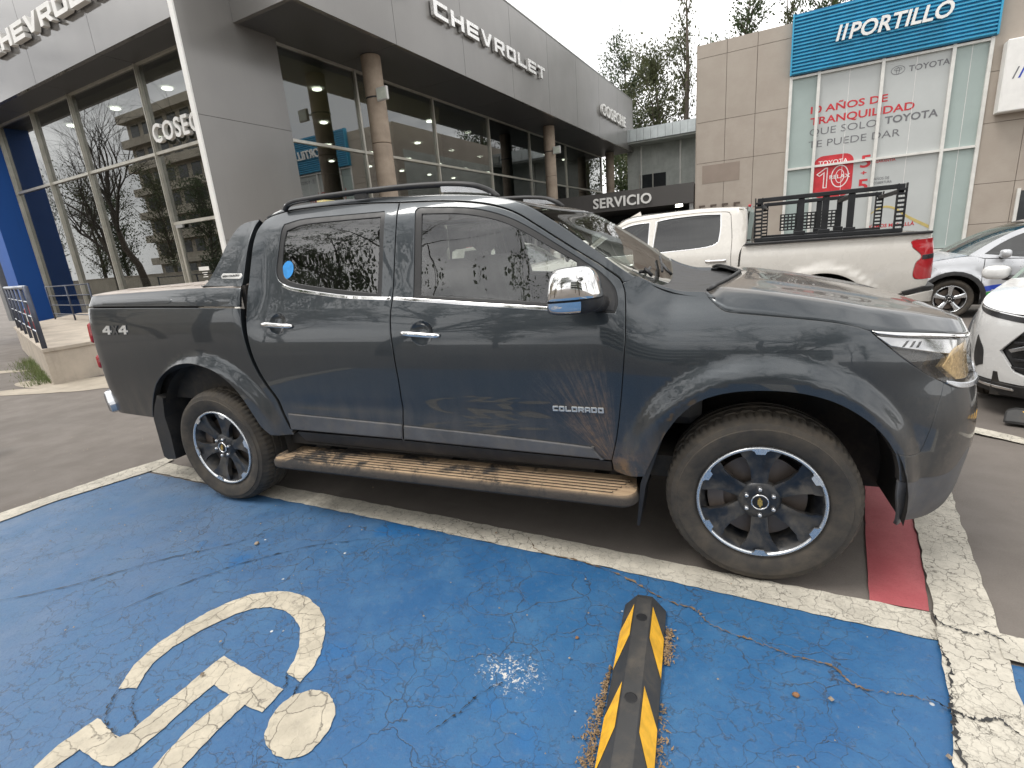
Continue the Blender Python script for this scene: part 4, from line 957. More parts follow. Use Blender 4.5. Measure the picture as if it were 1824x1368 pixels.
# roof rail with silver feet
rl = [(.571,1.770),(.590,1.788),(.625,1.803),(.72,1.811),(1.025,1.812),(1.361,1.805),(1.582,1.793),(1.70,1.781),(1.79,1.764),(1.86,1.735),(1.905,1.700)]
m = MB(); q = spline([(x, -HALF + .335 + .02 * (x > 1.85), z) for x, z in rl], 5); m.tube(q, .0155, 8); rail = m.build('roof_rail', 'black_plastic', truck, smooth=True)
for a, b in ((.585, .78), (1.60, 1.885)):
    m = MB(); top = [(x, z) for x, _, z in q if a <= x <= b]
    lo_ = [(x, Uat(min(x, 2.0)).z + .012) for x, z in top]
    m.poly([(x, z - .010) for x, z in top] + list(reversed(lo_)), [], -.012, .012, lambda x, y, d: (x, -HALF + .335 + d, y)); m.build('rail_foot', 'silver_metal', rail, recalc=True)
for x in (1.12, ):
    m = MB(); m.box(x - .04, x + .04, -HALF + .325, -HALF + .345, 1.775, 1.805); m.build('rail_post', 'black_plastic', rail)
# mirror
def mir(zlo, zhi, grow=0.):
    def f(u, v):
        th = lerp(-math.pi / 2, math.pi / 2, u); ph = v * 2 * math.pi; e = .42
        sp = lambda w, q: math.copysign(abs(w) ** q, w)
        x = .112 * sp(math.cos(th), e) * sp(math.cos(ph), .75); y = .118 * sp(math.cos(th), e) * sp(math.sin(ph), .7); z = .090 * sp(math.sin(th), .75)
        if x < -.075: x = -.075 + (x + .075) * .3
        z = min(max(z, zlo), zhi)
        k = 1 - .16 * (z / .09) - .05 * (y / .12)
        return Vector((2.372 + x * k * (1 + grow) + .10 * y * -1 * .5 + .02, -HALF - .125 + y * (1 + grow), 1.283 + z + .05 * x - .03 * (y + .1)))
    return f
mo = grid_patch('side_mirror', mir(-.030, .09), 30, 40, 'chrome', truck, flip=True)
grid_patch('mirror_base', mir(-.09, -.030, -.012), 30, 40, 'black_plastic', mo, flip=True)
def tl(u, v):
    p = mir(-.09, -.034, .004)(lerp(.16, .40, u), lerp(.56, .80, v)); return p
grid_patch('turn_lamp', tl, 8, 12, 'lamp_chrome', mo, flip=True)
m = MB(); m.tube([(2.42, -HALF - .06, 1.215), (2.45, -HALF + .02, 1.205), (2.46, -HALF + .11, 1.20)], [.035, .032, .04], 10); m.build('mirror_arm', 'black_plastic', mo, smooth=True)
for nm in ('front_door', 'rear_door', 'front_fender', 'front_bumper', 'bumper_lip', 'bumper_valance', 'grille', 'grille_bar', 'grille_surround', 'headlamp', 'bed_side', 'bed_lid_side', 'sport_bar_side', 'tail_lamp', 'tail_lamp_housing', 'rear_bumper', 'sill', 'roof_side', 'roof_rail', 'side_mirror'):
    for o in [c for c in truck.children if c.name.split('.')[0] == nm]:
        c = mirror(o)
        for ch in list(c.children):                                   # lettering would read backwards on the far side
            if ch.name.split('.')[0] in ('badge_letter', 'badge_text', 'decal', 'window_sticker'): bpy.data.objects.remove(ch)
ZW = .373
for x in (0., 3.096):
    for sg in (1, -1):
        w = make_wheel(truck, (x, -sg * (HALF - .014), ZW), .374, .2425, .255, 'six', R(92 if x else 71), sg)
        if x: w.rotation_euler.z += R(1.5)
# ------------------------------------------------------------------ ground and markings
m = MB(); bs = [-160, -60, -20, -6, 0, 2.3, 3.5, 5, 7, 9, 11.3, 14, 20, 40, 90, 400]; as_ = [-400, -120, -40, -20, -10, -5, 0, 5, 10, 20, 60, 400]
m.add([BW(a, b, gz(b)) for b in bs for a in as_], [(j*len(as_)+i, j*len(as_)+i+1, (j+1)*len(as_)+i+1, (j+1)*len(as_)+i) for j in range(len(bs)-1) for i in range(len(as_)-1)])
tag(m.build('asphalt_lot', 'asphalt', None, smooth=True), kind='structure')
def rough_edge(pts, d=.05, amp=.006):
    out = dens(pts, d); return [(x + random.uniform(-amp, amp), y + random.uniform(-amp, amp)) for x, y in out]
def sheet(name, pts, z, mat, amp=.005, parent=None):
    m = MB(); m.poly(rough_edge(pts, .05, amp), [], z, None, lambda x, y, d: (x, y, d)); o = m.build(name, mat, parent)
    if parent is None: tag(o, kind='structure')
    return o
blue_top = [(-1.16,.22),(.17,.11),(1.02,.055),(2.3,-.04),(3.1,-.115),(3.67,-.17)]
sheet('blue_bay_paint', [(-1.13,.2)] + blue_top[1:] + [(3.61,-.47),(3.55,-.68),(3.50,-1.2),(3.42,-2.0),(3.35,-3.6),(-1.75,-3.4),(-1.52,-1.4),(-1.37,-.61),(-1.33,-.32)], .004, 'blue_paint')
sheet('bay_side_line', [(-1.13,.215)] + [(x, y - .004) for x, y in blue_top[1:]] + [(3.69,-.02),(3.49,0),(3.1,.025),(2.76,.055),(2.01,.125),(.9,.205),(.08,.255),(-1.16,.37)], .0075, 'white_line_paint')
sheet('bay_rear_line', [(-1.12,.24),(-1.17,.42),(-1.27,.47),(-1.39,.15),(-1.52,-.54),(-1.72,-1.4),(-1.95,-3.4),(-1.74,-3.4),(-1.51,-1.4),(-1.36,-.61),(-1.32,-.32)], .011, 'white_line_paint')
sheet('bay_front_line', [(3.70,-.02),(3.665,-.17),(3.605,-.47),(3.545,-.68),(3.495,-1.2),(3.415,-2.0),(3.34,-3.6),(3.58,-3.6),(3.62,-2.0),(3.69,-1.2),(3.745,-.68),(3.79,-.44),(3.84,-.22),(3.87,-.08),(4.10,1.07),(4.26,1.9),(4.06,1.95),(3.85,.76)], .0145, 'white_line_paint')
sheet('next_bay_paint', [(3.82,-.22),(6.2,-.50),(6.0,-3.6),(3.5,-3.6),(3.62,-1.6),(3.73,-.68)], .004, 'blue_paint')
sheet('next_bay_line', [(3.86,-.085),(6.2,-.36),(6.2,-.50),(3.83,-.215)], .018, 'white_line_paint')
sheet('red_marking', [(3.50,0.0),(3.69,-.01),(3.855,.76),(4.05,1.9),(3.86,1.92),(3.74,1.2),(3.59,.48)], .006, 'red_paint', .002)
d_ = Vector((.72, -.69)); n_ = Vector((.69, .72))
sheet('far_bay_line', [tuple(Vector((4.59, 2.17)) + d_ * t + n_ * w) for t, w in ((-.9, 0), (1.8, 0), (1.8, -.115), (-.9, -.115))], .005, 'white_line_paint')
m = MB(); m.add([BW(a, b, gz(b) + .006) for a, b in ((5.2, 7.55), (9.5, 7.35), (9.5, 7.25), (5.2, 7.45))], [(3, 2, 1, 0)][0:0] + [(0, 3, 2, 1)]); tag(m.build('far_aisle_line', 'white_line_paint'), kind='structure')
# wheelchair symbol
arc = [(.89,-1.227),(.839,-1.148),(.817,-1.039),(.827,-.923),(.85,-.838),(.888,-.758),(.943,-.687),(1.029,-.641),(1.114,-.62),(1.224,-.627),(1.331,-.67),(1.409,-.723),(1.48,-.804),(1.528,-.883),(1.549,-.952),(1.552,-1.01),(1.465,-.993),(1.452,-.939),(1.405,-.862),(1.341,-.795),(1.268,-.751),(1.183,-.727),(1.109,-.73),(1.047,-.756),(.988,-.807),(.953,-.877),(.923,-.945),(.9,-1.032),(.904,-1.106),(.928,-1.164),(.972,-1.22),(.903,-1.241)]
body = [(1.156,-1.005),(1.304,-1.027),(1.515,-1.057),(1.519,-1.15),(1.431,-1.148),(1.424,-1.253),(1.434,-1.373),(1.45,-1.47),(1.372,-1.49),(1.345,-1.42),(1.331,-1.357),(1.325,-1.256),(1.342,-1.135),(1.244,-1.118),(1.237,-1.214),(1.239,-1.316),(1.226,-1.398),(1.214,-1.446),(1.17,-1.455),(1.039,-1.444),(1.03,-1.52),(1.0,-1.56),(.965,-1.53),(.948,-1.458),(.967,-1.348),(1.122,-1.374),(1.139,-1.352),(1.139,-1.263),(1.148,-1.157),(1.147,-1.059)]
head = [(1.617,-1.025),(1.68,-1.02),(1.748,-1.057),(1.781,-1.11),(1.788,-1.163),(1.778,-1.218),(1.738,-1.249),(1.675,-1.252),(1.612,-1.227),(1.581,-1.19),(1.557,-1.13),(1.569,-1.068)]
sym = thing('wheelchair_symbol', 'cracked cream wheelchair symbol painted on the blue parking bay', 'pavement marking', (1.25, -1.05, .008))
def cl(l): return spline(l + [l[0]], 4)[:-1]
for nm, pts in (('wheel_arc', arc[:0] or arc), ('seated_figure', body), ('head', cl(head))):
    m = MB(); m.poly(rough_edge([(x - 1.25, y + 1.05) for x, y in pts], .02, .0025), [], 0, None, lambda x, y, d: (x, y, d)); m.build(nm, 'symbol_paint', sym)
# the long brown crack and two lesser ones
def crack(pts, w, mat='crack_fill', z=.0095):
    q = spline([(x, y, 0) for x, y in pts], 14); m = MB(); L, Rr_ = [], []
    for i, p in enumerate(q):
        a, b = Vector(q[max(0, i-1)]), Vector(q[min(len(q)-1, i+1)]); t = (b - a); n = Vector((-t.y, t.x, 0)).normalized() if t.length else Vector((0, 1, 0))
        j = Vector((random.gauss(0, .0035), random.gauss(0, .0035), 0)); ww = w * random.choice((.15, .4, .8, 1.2, 1.6)) * random.uniform(.6, 1.2) * (1 - .7 * abs(2 * i / len(q) - 1) ** 4)
        L.append(Vector(p) + j + n * ww * .5); Rr_.append(Vector(p) + j - n * ww * .5)
    k = len(L); m.add([(v.x, v.y, z) for v in L + Rr_], [(i, k + i, k + i + 1, i + 1) for i in range(k - 1)]); return tag(m.build('pavement_crack', mat), kind='structure')
crack([(2.02,.10),(2.13,-.02),(2.37,-.05),(2.58,-.12),(2.73,-.21),(2.86,-.24),(2.91,-.30),(3.01,-.34),(3.09,-.36),(3.2,-.39),(3.3,-.40),(3.37,-.47),(3.48,-.46),(3.55,-.465)], .0085)
crack([(3.55,-.465),(3.60,-.49),(3.65,-.51),(3.71,-.49),(3.75,-.54),(3.85,-.60)], .008, 'rubber_black', .019)
crack([(3.66,-.17),(3.655,-.30),(3.62,-.42),(3.60,-.49),(3.575,-.62),(3.545,-.80),(3.52,-1.0)], .010, 'rubber_black', .0175)
crack([(2.10,-1.05),(2.17,-.93),(2.20,-.86),(2.25,-.80)], .006, 'rubber_black'); crack([(.35,-1.1),(.52,-.75),(.70,-.50),(.95,-.28),(1.2,-.15)], .005, 'rubber_black')
crack([(-.6,-1.3),(-.1,-.95),(.2,-.62),(.45,-.40),(.6,-.2)], .005, 'rubber_black'); crack([(3.69,-.02),(3.70,-.08),(3.78,-.12),(3.83,-.10),(3.87,-.14)], .007, 'rubber_black', .019)
crack([(.906,-1.244),(.939,-1.29),(.979,-1.331),(1.035,-1.357),(1.117,-1.373)], .004, 'rubber_black'); crack([(.974,-1.221),(.999,-1.252),(1.057,-1.289),(1.128,-1.319),(1.141,-1.352)], .004, 'rubber_black'); crack([(1.465,-.993),(1.50,-1.02),(1.515,-1.057)], .004, 'rubber_black'); crack([(1.552,-1.01),(1.56,-1.04),(1.569,-1.068)], .004, 'rubber_black')
# pale spilled cement by the ramp
def blob(name, c, rx, ry, z, mat, seed, rot=0.):
    rd = random.Random(seed); ph = [rd.uniform(0, 6.28) for _ in range(5)]; am = [rd.uniform(.05, .16) for _ in range(5)]; pts = []
    for i in range(60):
        a = 2 * math.pi * i / 60; r = 1 + sum(am[k] * math.sin((k + 2) * a + ph[k]) for k in range(5)); x, y = rx * r * math.cos(a), ry * r * math.sin(a)
        pts.append((c[0] + x * math.cos(rot) - y * math.sin(rot), c[1] + x * math.sin(rot) + y * math.cos(rot)))
    m = MB(); m.poly(pts, [], z, None, lambda x, y, d: (x, y, d)); return tag(m.build(name, mat), kind='structure')
blob('cement_stain', (-5.6, 2.35), 1.5, .42, .005, 'kerb_dust', 3, .1); blob('cement_stain', (-6.5, 1.75), .9, .16, .0055, 'kerb_dust', 5, .3); blob('cement_stain', (-9.6, 2.6), .9, .22, .005, 'kerb_dust', 8, .2)

# wheel stops
def wheel_stop(loc, rz, L, label):
    t = thing('wheel_stop', label, 'wheel stop', loc, rz, 'rubber wheel stops')
    pr = [(-.080, 0), (-.080, .018), (-.033, .084), (-.028, .09), (.028, .09), (.033, .084), (.080, .018), (.080, 0)]
    st = [(0, .80, .62), (.012, 1, .80), (.05, 1, 1), (L - .05, 1, 1), (L - .012, 1, .80), (L, .80, .62)]; m = MB(); k = len(pr)
    m.add([(x * fx, -y, z * fz) for y, fx, fz in st for x, z in pr], [(i*k+j, i*k+j+1, (i+1)*k+j+1, (i+1)*k+j) for i in range(len(st)-1) for j in range(k-1)] + [tuple(range(k)), tuple(range(len(st)*k-1, (len(st)-1)*k-1, -1))])
    b = m.build('rubber_body', 'stop_rubber', t, auto=25, recalc=True)
    A, B = Vector((-.080, 0, .018)), Vector((-.033, 0, .084)); nrm = Vector((-.066, 0, .047)).normalized()
    y = .085
    while y < L - .35:
        for sg in (-1, 1):
            def P(s_, yy):
                v = A.lerp(B, s_) + nrm * .0018; return (sg * v.x * -1 if sg > 0 else v.x, -yy, v.z)
            loop = [P(.99, y), P(.99, y + .165), P(.03, y + .275), P(.03, y + .09)]
            m = MB(); m.add(loop, [(0, 1, 2, 3) if sg < 0 else (3, 2, 1, 0)]); m.build('reflective_stripe', 'yellow_tape', t, recalc=False)
        y += .375
    for yy in (.16, .52, L - .5, L - .16):
        m = MB(); m.lathe([(0, .0904), (.017, .0904), (.0175, .0912), (.020, .0908)], 20, (0, -yy, 0), 'z'); m.build('bolt_hole', 'rubber_black', t, smooth=False)
    return t
wheel_stop((2.675, -.285, .004), .045, 1.65, 'black rubber wheel stop with yellow chevrons on the blue bay')
wheel_stop((4.83, 2.38, .0), 1.115, 1.6, 'black rubber wheel stop with yellow marks under the white car nose')
# dry straw and grit swept against the stop
rd = random.Random(4); m = MB()
for k in range(1500):
    side = rd.random() < .62
    if side: y = rd.uniform(-1.25, -.62); x = 2.600 + (-.62 - y) * .05 - abs(rd.gauss(0, .022)) * min(1, (-.6 - y) * 4)
    else: y = rd.choice((rd.uniform(-.56, -.38), rd.uniform(-1.25, -.72))); x = 2.765 + (-.4 - y) * .04 + abs(rd.gauss(0, .015))
    a = rd.uniform(0, 6.28); l = rd.uniform(.002, .009); w = rd.uniform(.0012, .0035); z = .006 + abs(rd.gauss(0, .006)); dz = rd.uniform(-.004, .006)
    c, s_ = math.cos(a), math.sin(a); p = [(x - c*l, y - s_*l, z), (x + s_*w, y - c*w, z + .002), (x + c*l, y + s_*l, z + dz + .003), (x - s_*w, y + c*w, z + .001)]; m.add(p, [(0, 1, 2, 3)])
tag(m.build('straw_litter', 'straw'), 'dry brown straw and grit gathered along the wheel stop', 'litter', kind='stuff')
m = MB()
for k in range(420):
    x, y = rd.uniform(-3, 5.5), rd.uniform(-2.2, 1.2); r = rd.uniform(.0015, .005) * (1 if rd.random() < .93 else 2.0)
    m.add([(x - r, y, .016), (x, y - r, .016), (x + r, y, .016), (x, y + r * 1.2, .016), (x, y, .016 + r)], [(0, 1, 4), (1, 2, 4), (2, 3, 4), (3, 0, 4)])
tag(m.build('pavement_grit', 'stone_bit'), 'tiny pale stones and grit scattered over the pavement', 'grit', kind='stuff')
def pebble(x, y, r, mat, label, cat):
    m = MB(); rd2 = random.Random(int(x * 1000)); n1, n2 = 8, 5
    vs = [(r * rd2.uniform(.75, 1.2) * math.sin(math.pi * j / n2) * math.cos(6.283 * i / n1), r * rd2.uniform(.75, 1.2) * math.sin(math.pi * j / n2) * math.sin(6.283 * i / n1), r * .55 * (1 - math.cos(math.pi * j / n2))) for j in range(n2 + 1) for i in range(n1)]
    m.add(vs, [(j*n1+i, j*n1+(i+1) % n1, (j+1)*n1+(i+1) % n1, (j+1)*n1+i) for j in range(n2) for i in range(n1)]); o = m.build(cat.replace(' ', '_'), mat, None, smooth=True); o.location = (x, y, .004); return tag(o, label, cat)
pebble(3.18, -.56, .011, 'dry_leaf', 'small brown stone on the blue paint below the long crack', 'stone'); pebble(.61, -.353, .014, 'stone_bit', 'pale pebble on the blue paint near the rear wheel', 'pebble')
pebble(2.45, -.52, .008, 'dry_leaf', 'tiny rust-brown stone on the blue paint beside the wheel stop end', 'stone')
# ------------------------------------------------------------------ showroom with the grey fascia
SHF = .40                                      # showroom floor level
G = -.45
sh = bthing('car_showroom', 'grey clad car showroom with deep fascia and tall mirrored shop windows', 'building', -7.3, 5.2, 0)
def sb(name, mat, a0, a1, b0, b1, z0, z1, bev=0., parent=None):
    """box part of the showroom, given in the building frame"""
    m = MB(); m.box(a0 + 7.3, a1 + 7.3, b0 - 5.2, b1 - 5.2, z0, z1, bev); return m.build(name, mat, parent or sh)
# left front: glass wall facing the street
PB = 5.95; ML = [-17.98, -15.65, -13.45, -10.22, -7.33]; ZT = 4.245; ZG = 6.10
for i in range(4):
    a0, a1 = ML[i] + .03, ML[i+1] - .03
    rows = [(SHF + .08, ZT - .03), (ZT + .03, ZG)] if i < 3 else [(SHF + .04, 2.62), (2.69, ZT - .03), (ZT + .03, ZG)]
    for z0, z1 in rows: sb('window_pane', 'showroom_glass', a0, a1, PB + .01, PB + .02, z0, z1)
for i, a in enumerate(ML[:-1]):
    sb('mullion', 'mullion_alu', a - .032, a + .032, PB - .05, PB + .06, SHF, ZG + .03); sb('mullion_cap', 'mullion_alu', a - .012, a + .012, PB - .085, PB - .05, SHF, ZG + .03)
for i in range(4): sb('transom', 'mullion_alu', ML[i] + .032, ML[i+1] - .0, PB - .045, PB + .055, ZT - .033, ZT + .033)
for z0, z1, nm in ((SHF, SHF + .08, 'bottom_rail'), (ZG, ZG + .07, 'head_rail')):
    for i in range(4): sb(nm, 'mullion_alu', ML[i] + .032, ML[i+1] - .0, PB - .04, PB + .05, z0, z1)
sb('door_head', 'mullion_alu', -10.187, -7.33, PB - .045, PB + .055, 2.62, 2.69); sb('door_stile', 'mullion_alu', -10.18, -10.10, PB - .03, PB + .04, SHF, 2.62)
sb('door_closer', 'steel_post', -10.06, -9.78, PB - .09, PB - .04, 2.54, 2.61)
# stickers on the door glass and the safety band across the panes
sb('door_sticker', 'sign_white', -9.68, -9.27, PB + .004, PB + .0075, 1.50, 1.59)
for k, (w, z) in enumerate(((.22, 1.44), (.14, 1.39), (.20, 1.34), (.10, 1.24), (.20, 1.17))): sb('door_sticker_line', 'sign_white', -9.47 - w / 2, -9.47 + w / 2, PB + .004, PB + .007, z, z + .018)
for i in range(3): sb('safety_band', 'frosted_glass', ML[i] + .05, ML[i+1] - .05, PB + .0045, PB + .0085, .95, 1.10)
# fascia over the left front
FL = 5.15
ed = [-18.9, -16.0, -13.1, -10.2, -7.32]
for i in range(4): sb('fascia_panel', 'gloss_cladding', ed[i] + .006, ed[i+1] - .006, FL, FL + .10, 6.14, 9.6)
sb('fascia_core', 'dark_soffit', -18.9, -7.33, FL + .102, 6.3, 6.18, 9.5); 
for i in range(4): sb('soffit_panel', 'dark_soffit', ed[i] + .006, ed[i+1] - .006, FL + .02, PB + .2, 6.143, 6.173)
sb('blue_portal', 'blue_wall', -18.8, -18.04, 5.25, 6.1, gz(4), 6.135)
PYB = 7.33
# pylon between the two fronts
for z0, z1 in ((G, 2.06), (2.068, 4.435), (4.443, 6.95), (6.958, 10.2)):
    sb('pylon_panel', 'grey_cladding', -7.30, -7.18, 5.135, PYB, z0, z1)
sb('pylon_edge', 'sign_white', -7.308, -7.172, 5.10, 5.132, G, 10.2)  # pale edge trim; its white also paints in the light on this edge
# right wing
ER = -7.36; MR = [7.36, 9.87, 13.33, 16.9, 20.5, 24.8, 30.6]; ZR = 4.29; ZS = 6.33
for i in range(6):
    for z0, z1 in ((SHF + .08, ZR - .03), (ZR + .03, ZS - .05)):
        mt = 'frosted_glass' if i == 3 else 'showroom_glass'
        sb('window_pane', mt, ER - .02, ER - .01, MR[i] + .03, MR[i+1] - .03, z0, z1)
    sb('mullion', 'mullion_alu', ER - .06, ER + .05, MR[i+1] - .032, MR[i+1] + .032, SHF, ZS); sb('transom', 'mullion_alu', ER - .055, ER + .045, MR[i] + .033, MR[i+1] - .033, ZR - .033, ZR + .033)
    sb('head_rail', 'mullion_alu', ER - .05, ER + .04, MR[i] + .033, MR[i+1] - .033, ZS - .05, ZS); sb('bottom_rail', 'mullion_alu', ER - .05, ER + .04, MR[i] + .033, MR[i+1] - .033, SHF, SHF + .08)
sb('frosted_film', 'poster_side', ER - .05, ER - .03, 16.95, 20.45, SHF + .1, 6.2)
for k in range(40): sb('blind_slat', 'room_wall', ER - .16, ER - .12, 13.9, 16.7, 4.35 + k * .048, 4.375 + k * .048)
FR = -5.42; er = [6.32, 9.35, 12.4, 15.45, 18.5, 21.55, 24.6, 27.7, 30.8]
for i in range(8): sb('fascia_panel', 'grey_cladding', FR - .10, FR, er[i] + .006, er[i+1] - .006, ZS, 9.12)
sb('fascia_panel', 'grey_cladding', -7.175, FR - .105, 6.32, 6.42, ZS, 9.6); sb('fascia_core', 'dark_soffit', -7.5, FR - .11, 6.43, 30.7, ZS + .05, 9.05)
sb('fascia_coping', 'grey_cladding', -7.6, FR + .015, 6.30, 30.82, 9.121, 9.16)
for i in range(8): sb('soffit_panel', 'dark_soffit', ER + .0, FR - .102, er[i] + .006 + (.1 if i == 0 else 0), er[i+1] - .006, ZS + .003, ZS + .035)
sb('plinth', 'platform_concrete', -7.45, -7.25, 7.34, 30.7, G, SHF - .005)
# inside
sb('showroom_floor', 'wood_floor', -19.5, -7.46, 6.03, 30.5, SHF - .1, SHF); sb('rear_wall', 'room_wall', -19.8, -19.5, 5.3, 30.5, SHF, 6.3); sb('end_wall', 'room_wall', -19.5, -7.46, 30.5, 30.8, SHF - .9, 9.0); sb('side_wall', 'room_wall', -19.5, -18.02, 6.05, 6.2, SHF, 6.3)
sb('ceiling', 'ceiling_white', -19.5, -7.46, 6.32, 30.5, 6.14, 6.25); sb('roof', 'dark_soffit', -19.8, -7.5, 6.32, 30.8, 6.4, 9.0); sb('mezzanine', 'room_wall', -19.5, -15.5, 9.5, 30.4, 3.1, 3.4); sb('reception_wall', 'room_wall', -12.0, -11.8, 13.0, 17.0, SHF, 3.8)
for i in range(4):
    for j in range(9):
        m = MB(); m.lathe([(0, 0), (.10, 0), (.13, .015), (.13, .03)], 14, (-8.7 - i * 2.6 + 7.3, 7.2 + j * 2.6 - 5.2, 6.08), 'z'); m.build('ceiling_lamp', 'room_lamp', sh)
for k in range(4): sb('counter_lamp', 'room_lamp_warm', -10.2, -9.9, 8.2 + k * 2.3, 9.6 + k * 2.3, 3.30, 3.36)
for k in range(4): sb('counter_lamp', 'room_lamp_warm', -13.2 + k * 1.4, -12.4 + k * 1.4, 9.0, 9.15, 2.95, 3.0)
sb('reception_counter', 'ceiling_white', -12.6, -10.4, 9.6, 10.2, SHF, 1.6)
# cars standing inside
def dim_car(a, b, rz, paint, label):
    t = thing('display_car', label, 'car', BW(a, b, SHF), -TH + rz, 'cars on show inside')
    prof = [(-2.1, .35), (-2.15, .75), (-2.0, 1.0), (-1.55, 1.48), (-.6, 1.58), (.35, 1.54), (1.05, 1.08), (1.95, .92), (2.15, .70), (2.1, .30)]
    m = MB(); q = spline([(x, z, 0) for x, z in prof], 5)
    for s_ in (0,):
        vs, fs = [], []; ws = [-.88, -.86, -.70, .70, .86, .88]
        n = len(q)
        for x, z, _ in q:
            tz = max(0, z - .95) / .6
            for k, w in enumerate(ws):
                ww = w * (1 - .22 * tz); vs.append((x, ww, z - (.06 if k in (0, 5) else .012 if k in (1, 4) else 0)))
        fs = [(i*6+k, i*6+k+1, (i+1)*6+k+1, (i+1)*6+k) for i in range(n-1) for k in range(5)]
        m.add(vs, fs)
        for k in (0, 5):
            b0 = len(m.v); m.v += [vs[i*6+k] for i in range(n)] + [(vs[i*6+k][0], vs[i*6+k][1] * .98, .28) for i in range(n)]
            m.f += [(b0+i, b0+i+1, b0+n+i+1, b0+n+i) for i in range(n-1)]
    m.build('body', paint, t, auto=40)
    for sg in (-1, 1):
        m = MB(); m.poly([(-1.45, 1.0), (-1.25, 1.38), (-.6, 1.47), (.30, 1.44), (.85, 1.05)], [], 0, .01, lambda x, y, d: (x, sg * (.885 - .19 * max(0, y - .95) / .6 + d), y)); m.build('side_window', 'car_glass_dark', t, recalc=True)
        for x in (-1.35, 1.3):
            m = MB(); m.lathe([(.05, -.01), (.22, -.005), (.24, 0), (.31, 0), (.33, .03), (.33, .2)], 28, (x, -.90, .33)); m.v = [(a_, -b_ if sg > 0 else b_, c_) for a_, b_, c_ in m.v]; m.build('wheel', 'rubber_black', t, smooth=True)
    return t
dim_car(-11.0, 8.4, R(20), 'dark_car_paint', 'black car on show behind the glass beside the entrance door')
dim_car(-14.9, 8.2, R(175), 'silver_car_paint', 'silver car on show behind the glass beside the blue wall')
dim_car(-10.5, 12.5, R(80), 'pearl_white_paint', 'white car on show deep inside the showroom')
# blue display stand just inside the glass
t = bthing('display_stand', 'blue display banner with pale lettering just inside the glass', 'display stand', -16.8, 6.35, SHF)
m = MB(); m.box(-.5, .5, -.03, .03, 0, 1.15, .01); m.build('board', 'blue_wall', t)
for k, z in enumerate((.95, .62, .2)):
    m = MB(); m.box(-.30, .05, -.036, -.031, z, z + .07); m.build('print', 'sign_white', t)

# lettering over the showroom ------------------------------------------------
def sign(name, label, a, b, z, group=None): return bthing(name, label, 'sign', a, b, z, group)
s1 = sign('wordmark_sign', 'silver CHEVROLET letters on the fascia above the round columns', FR, 10.9, 7.38)
block_word('CHEVROLET', (0.03, 0, 0), (0, 1, 0), (0, 0, 1), .64, .38, .795, .10, 'sign_chrome', s1)
for k in range(9):
    m = MB(); m.box(0, .031, .1 + k * .795, .5 + k * .795, .15, .22); m.build('letter_mount', 'sign_side', s1)
s2 = sign('bowtie_sign', 'chrome bow-tie emblem on the fascia before the wordmark', FR, 9.35, 7.40)
bt = [(-.62, -.16), (-.24, -.16), (-.20, -.30), (.30, -.30), (.27, -.16), (.68, -.16), (.62, .16), (.24, .16), (.20, .30), (-.30, .30), (-.27, .16), (-.68, .16)]
m = MB(); m.poly([(x * .9, y * .9 + .25) for x, y in bt], [], 0, .09, lambda x, y, d: (d, x, y)); m.build('emblem', 'sign_chrome', s2, recalc=True)
m = MB(); m.poly([(x * .72, y * .72 + .25) for x, y in bt], [], .0905, .10, lambda x, y, d: (d, x, y)); m.build('emblem_inlay', 'sign_side', s2, recalc=True)
s3 = sign('dealer_sign', 'white COSECHE letters at the far end of the long fascia', FR, 24.65, 7.36)
place_text('letter', 'COSECHE', .52, 4.15, (.02, 0, 0), (0, 1, 0), (0, 0, 1), 'sign_white', s3, depth=.12, bold=.012, letters=True, spacing=1.12)
s4 = sign('wordmark_sign', 'white CHEVROLET letters on the fascia over the left glass front', -14.62, FL, 6.99)
block_word('CHEVROLET', (0, -.03, 0), (1, 0, 0), (0, 0, 1), .60, .365, .70, .12, 'sign_white', s4)
for k in range(9):
    m = MB(); m.box(.1 + k * .70, .45 + k * .70, -.031, 0, .13, .20); m.build('letter_mount', 'sign_side', s4)
s5 = sign('dealer_sign', 'white COSECHE letters on the glass, half hidden by the grey pylon', -9.94, PB - .10, 4.41)
place_text('letter', 'COSECHE', .40, 2.52, (0, 0, 0), (1, 0, 0), (0, 0, 1), 'sign_white', s5, depth=.08, bold=.010, letters=True, spacing=1.12)
m = MB(); m.box(0, 2.5, .03, .05, .10, .14); m.build('sign_rail', 'steel_post', s5)

# round columns with floodlights
def column(a, b, label, lampz):
    z0 = gz(b); c = bthing('concrete_column', label, 'column', a, b, z0, 'round columns under the fascia')
    cuts = [0, 1.62 - z0, 4.30 - z0, ZS - z0]; k = 0
    for lo, hi in zip(cuts, cuts[1:]):
        m = MB(); r = .245 + .004 * k; m.lathe([(0, lo + .006), (r - .012, lo + .006), (r, lo + .018), (r, hi - .018), (r - .012, hi - .006), (0, hi - .006)], 28, (0, 0, 0), 'z'); m.build('drum', 'column_concrete', c, auto=40); k = (k + 1) % 2
    if lampz:
        f = bthing('floodlight', label.replace('concrete column', 'column').replace('round ', 'square floodlight strapped to the round '), 'floodlight', a + .42, b - .22, lampz, 'floodlights on the columns')
        m = MB(); m.box(-.17, .17, -.045, .03, -.15, .15, .012); o = m.build('housing', 'lamp_case', f); m = MB(); m.box(-.14, .14, -.052, -.046, -.12, .12); m.build('lens', 'lamp_face', f)
        m = MB(); m.tube([(0, .03, 0), (-.10, .06, .01), (-.30, .16, -.01)], .018, 6); m.build('arm', 'rubber_black', f)
        m = MB(); m.lathe([(.250, -.02), (.258, -.015), (.258, .015), (.250, .02)], 28, (-.42, .22, 0), 'z'); m.build('strap', 'rubber_black', f)
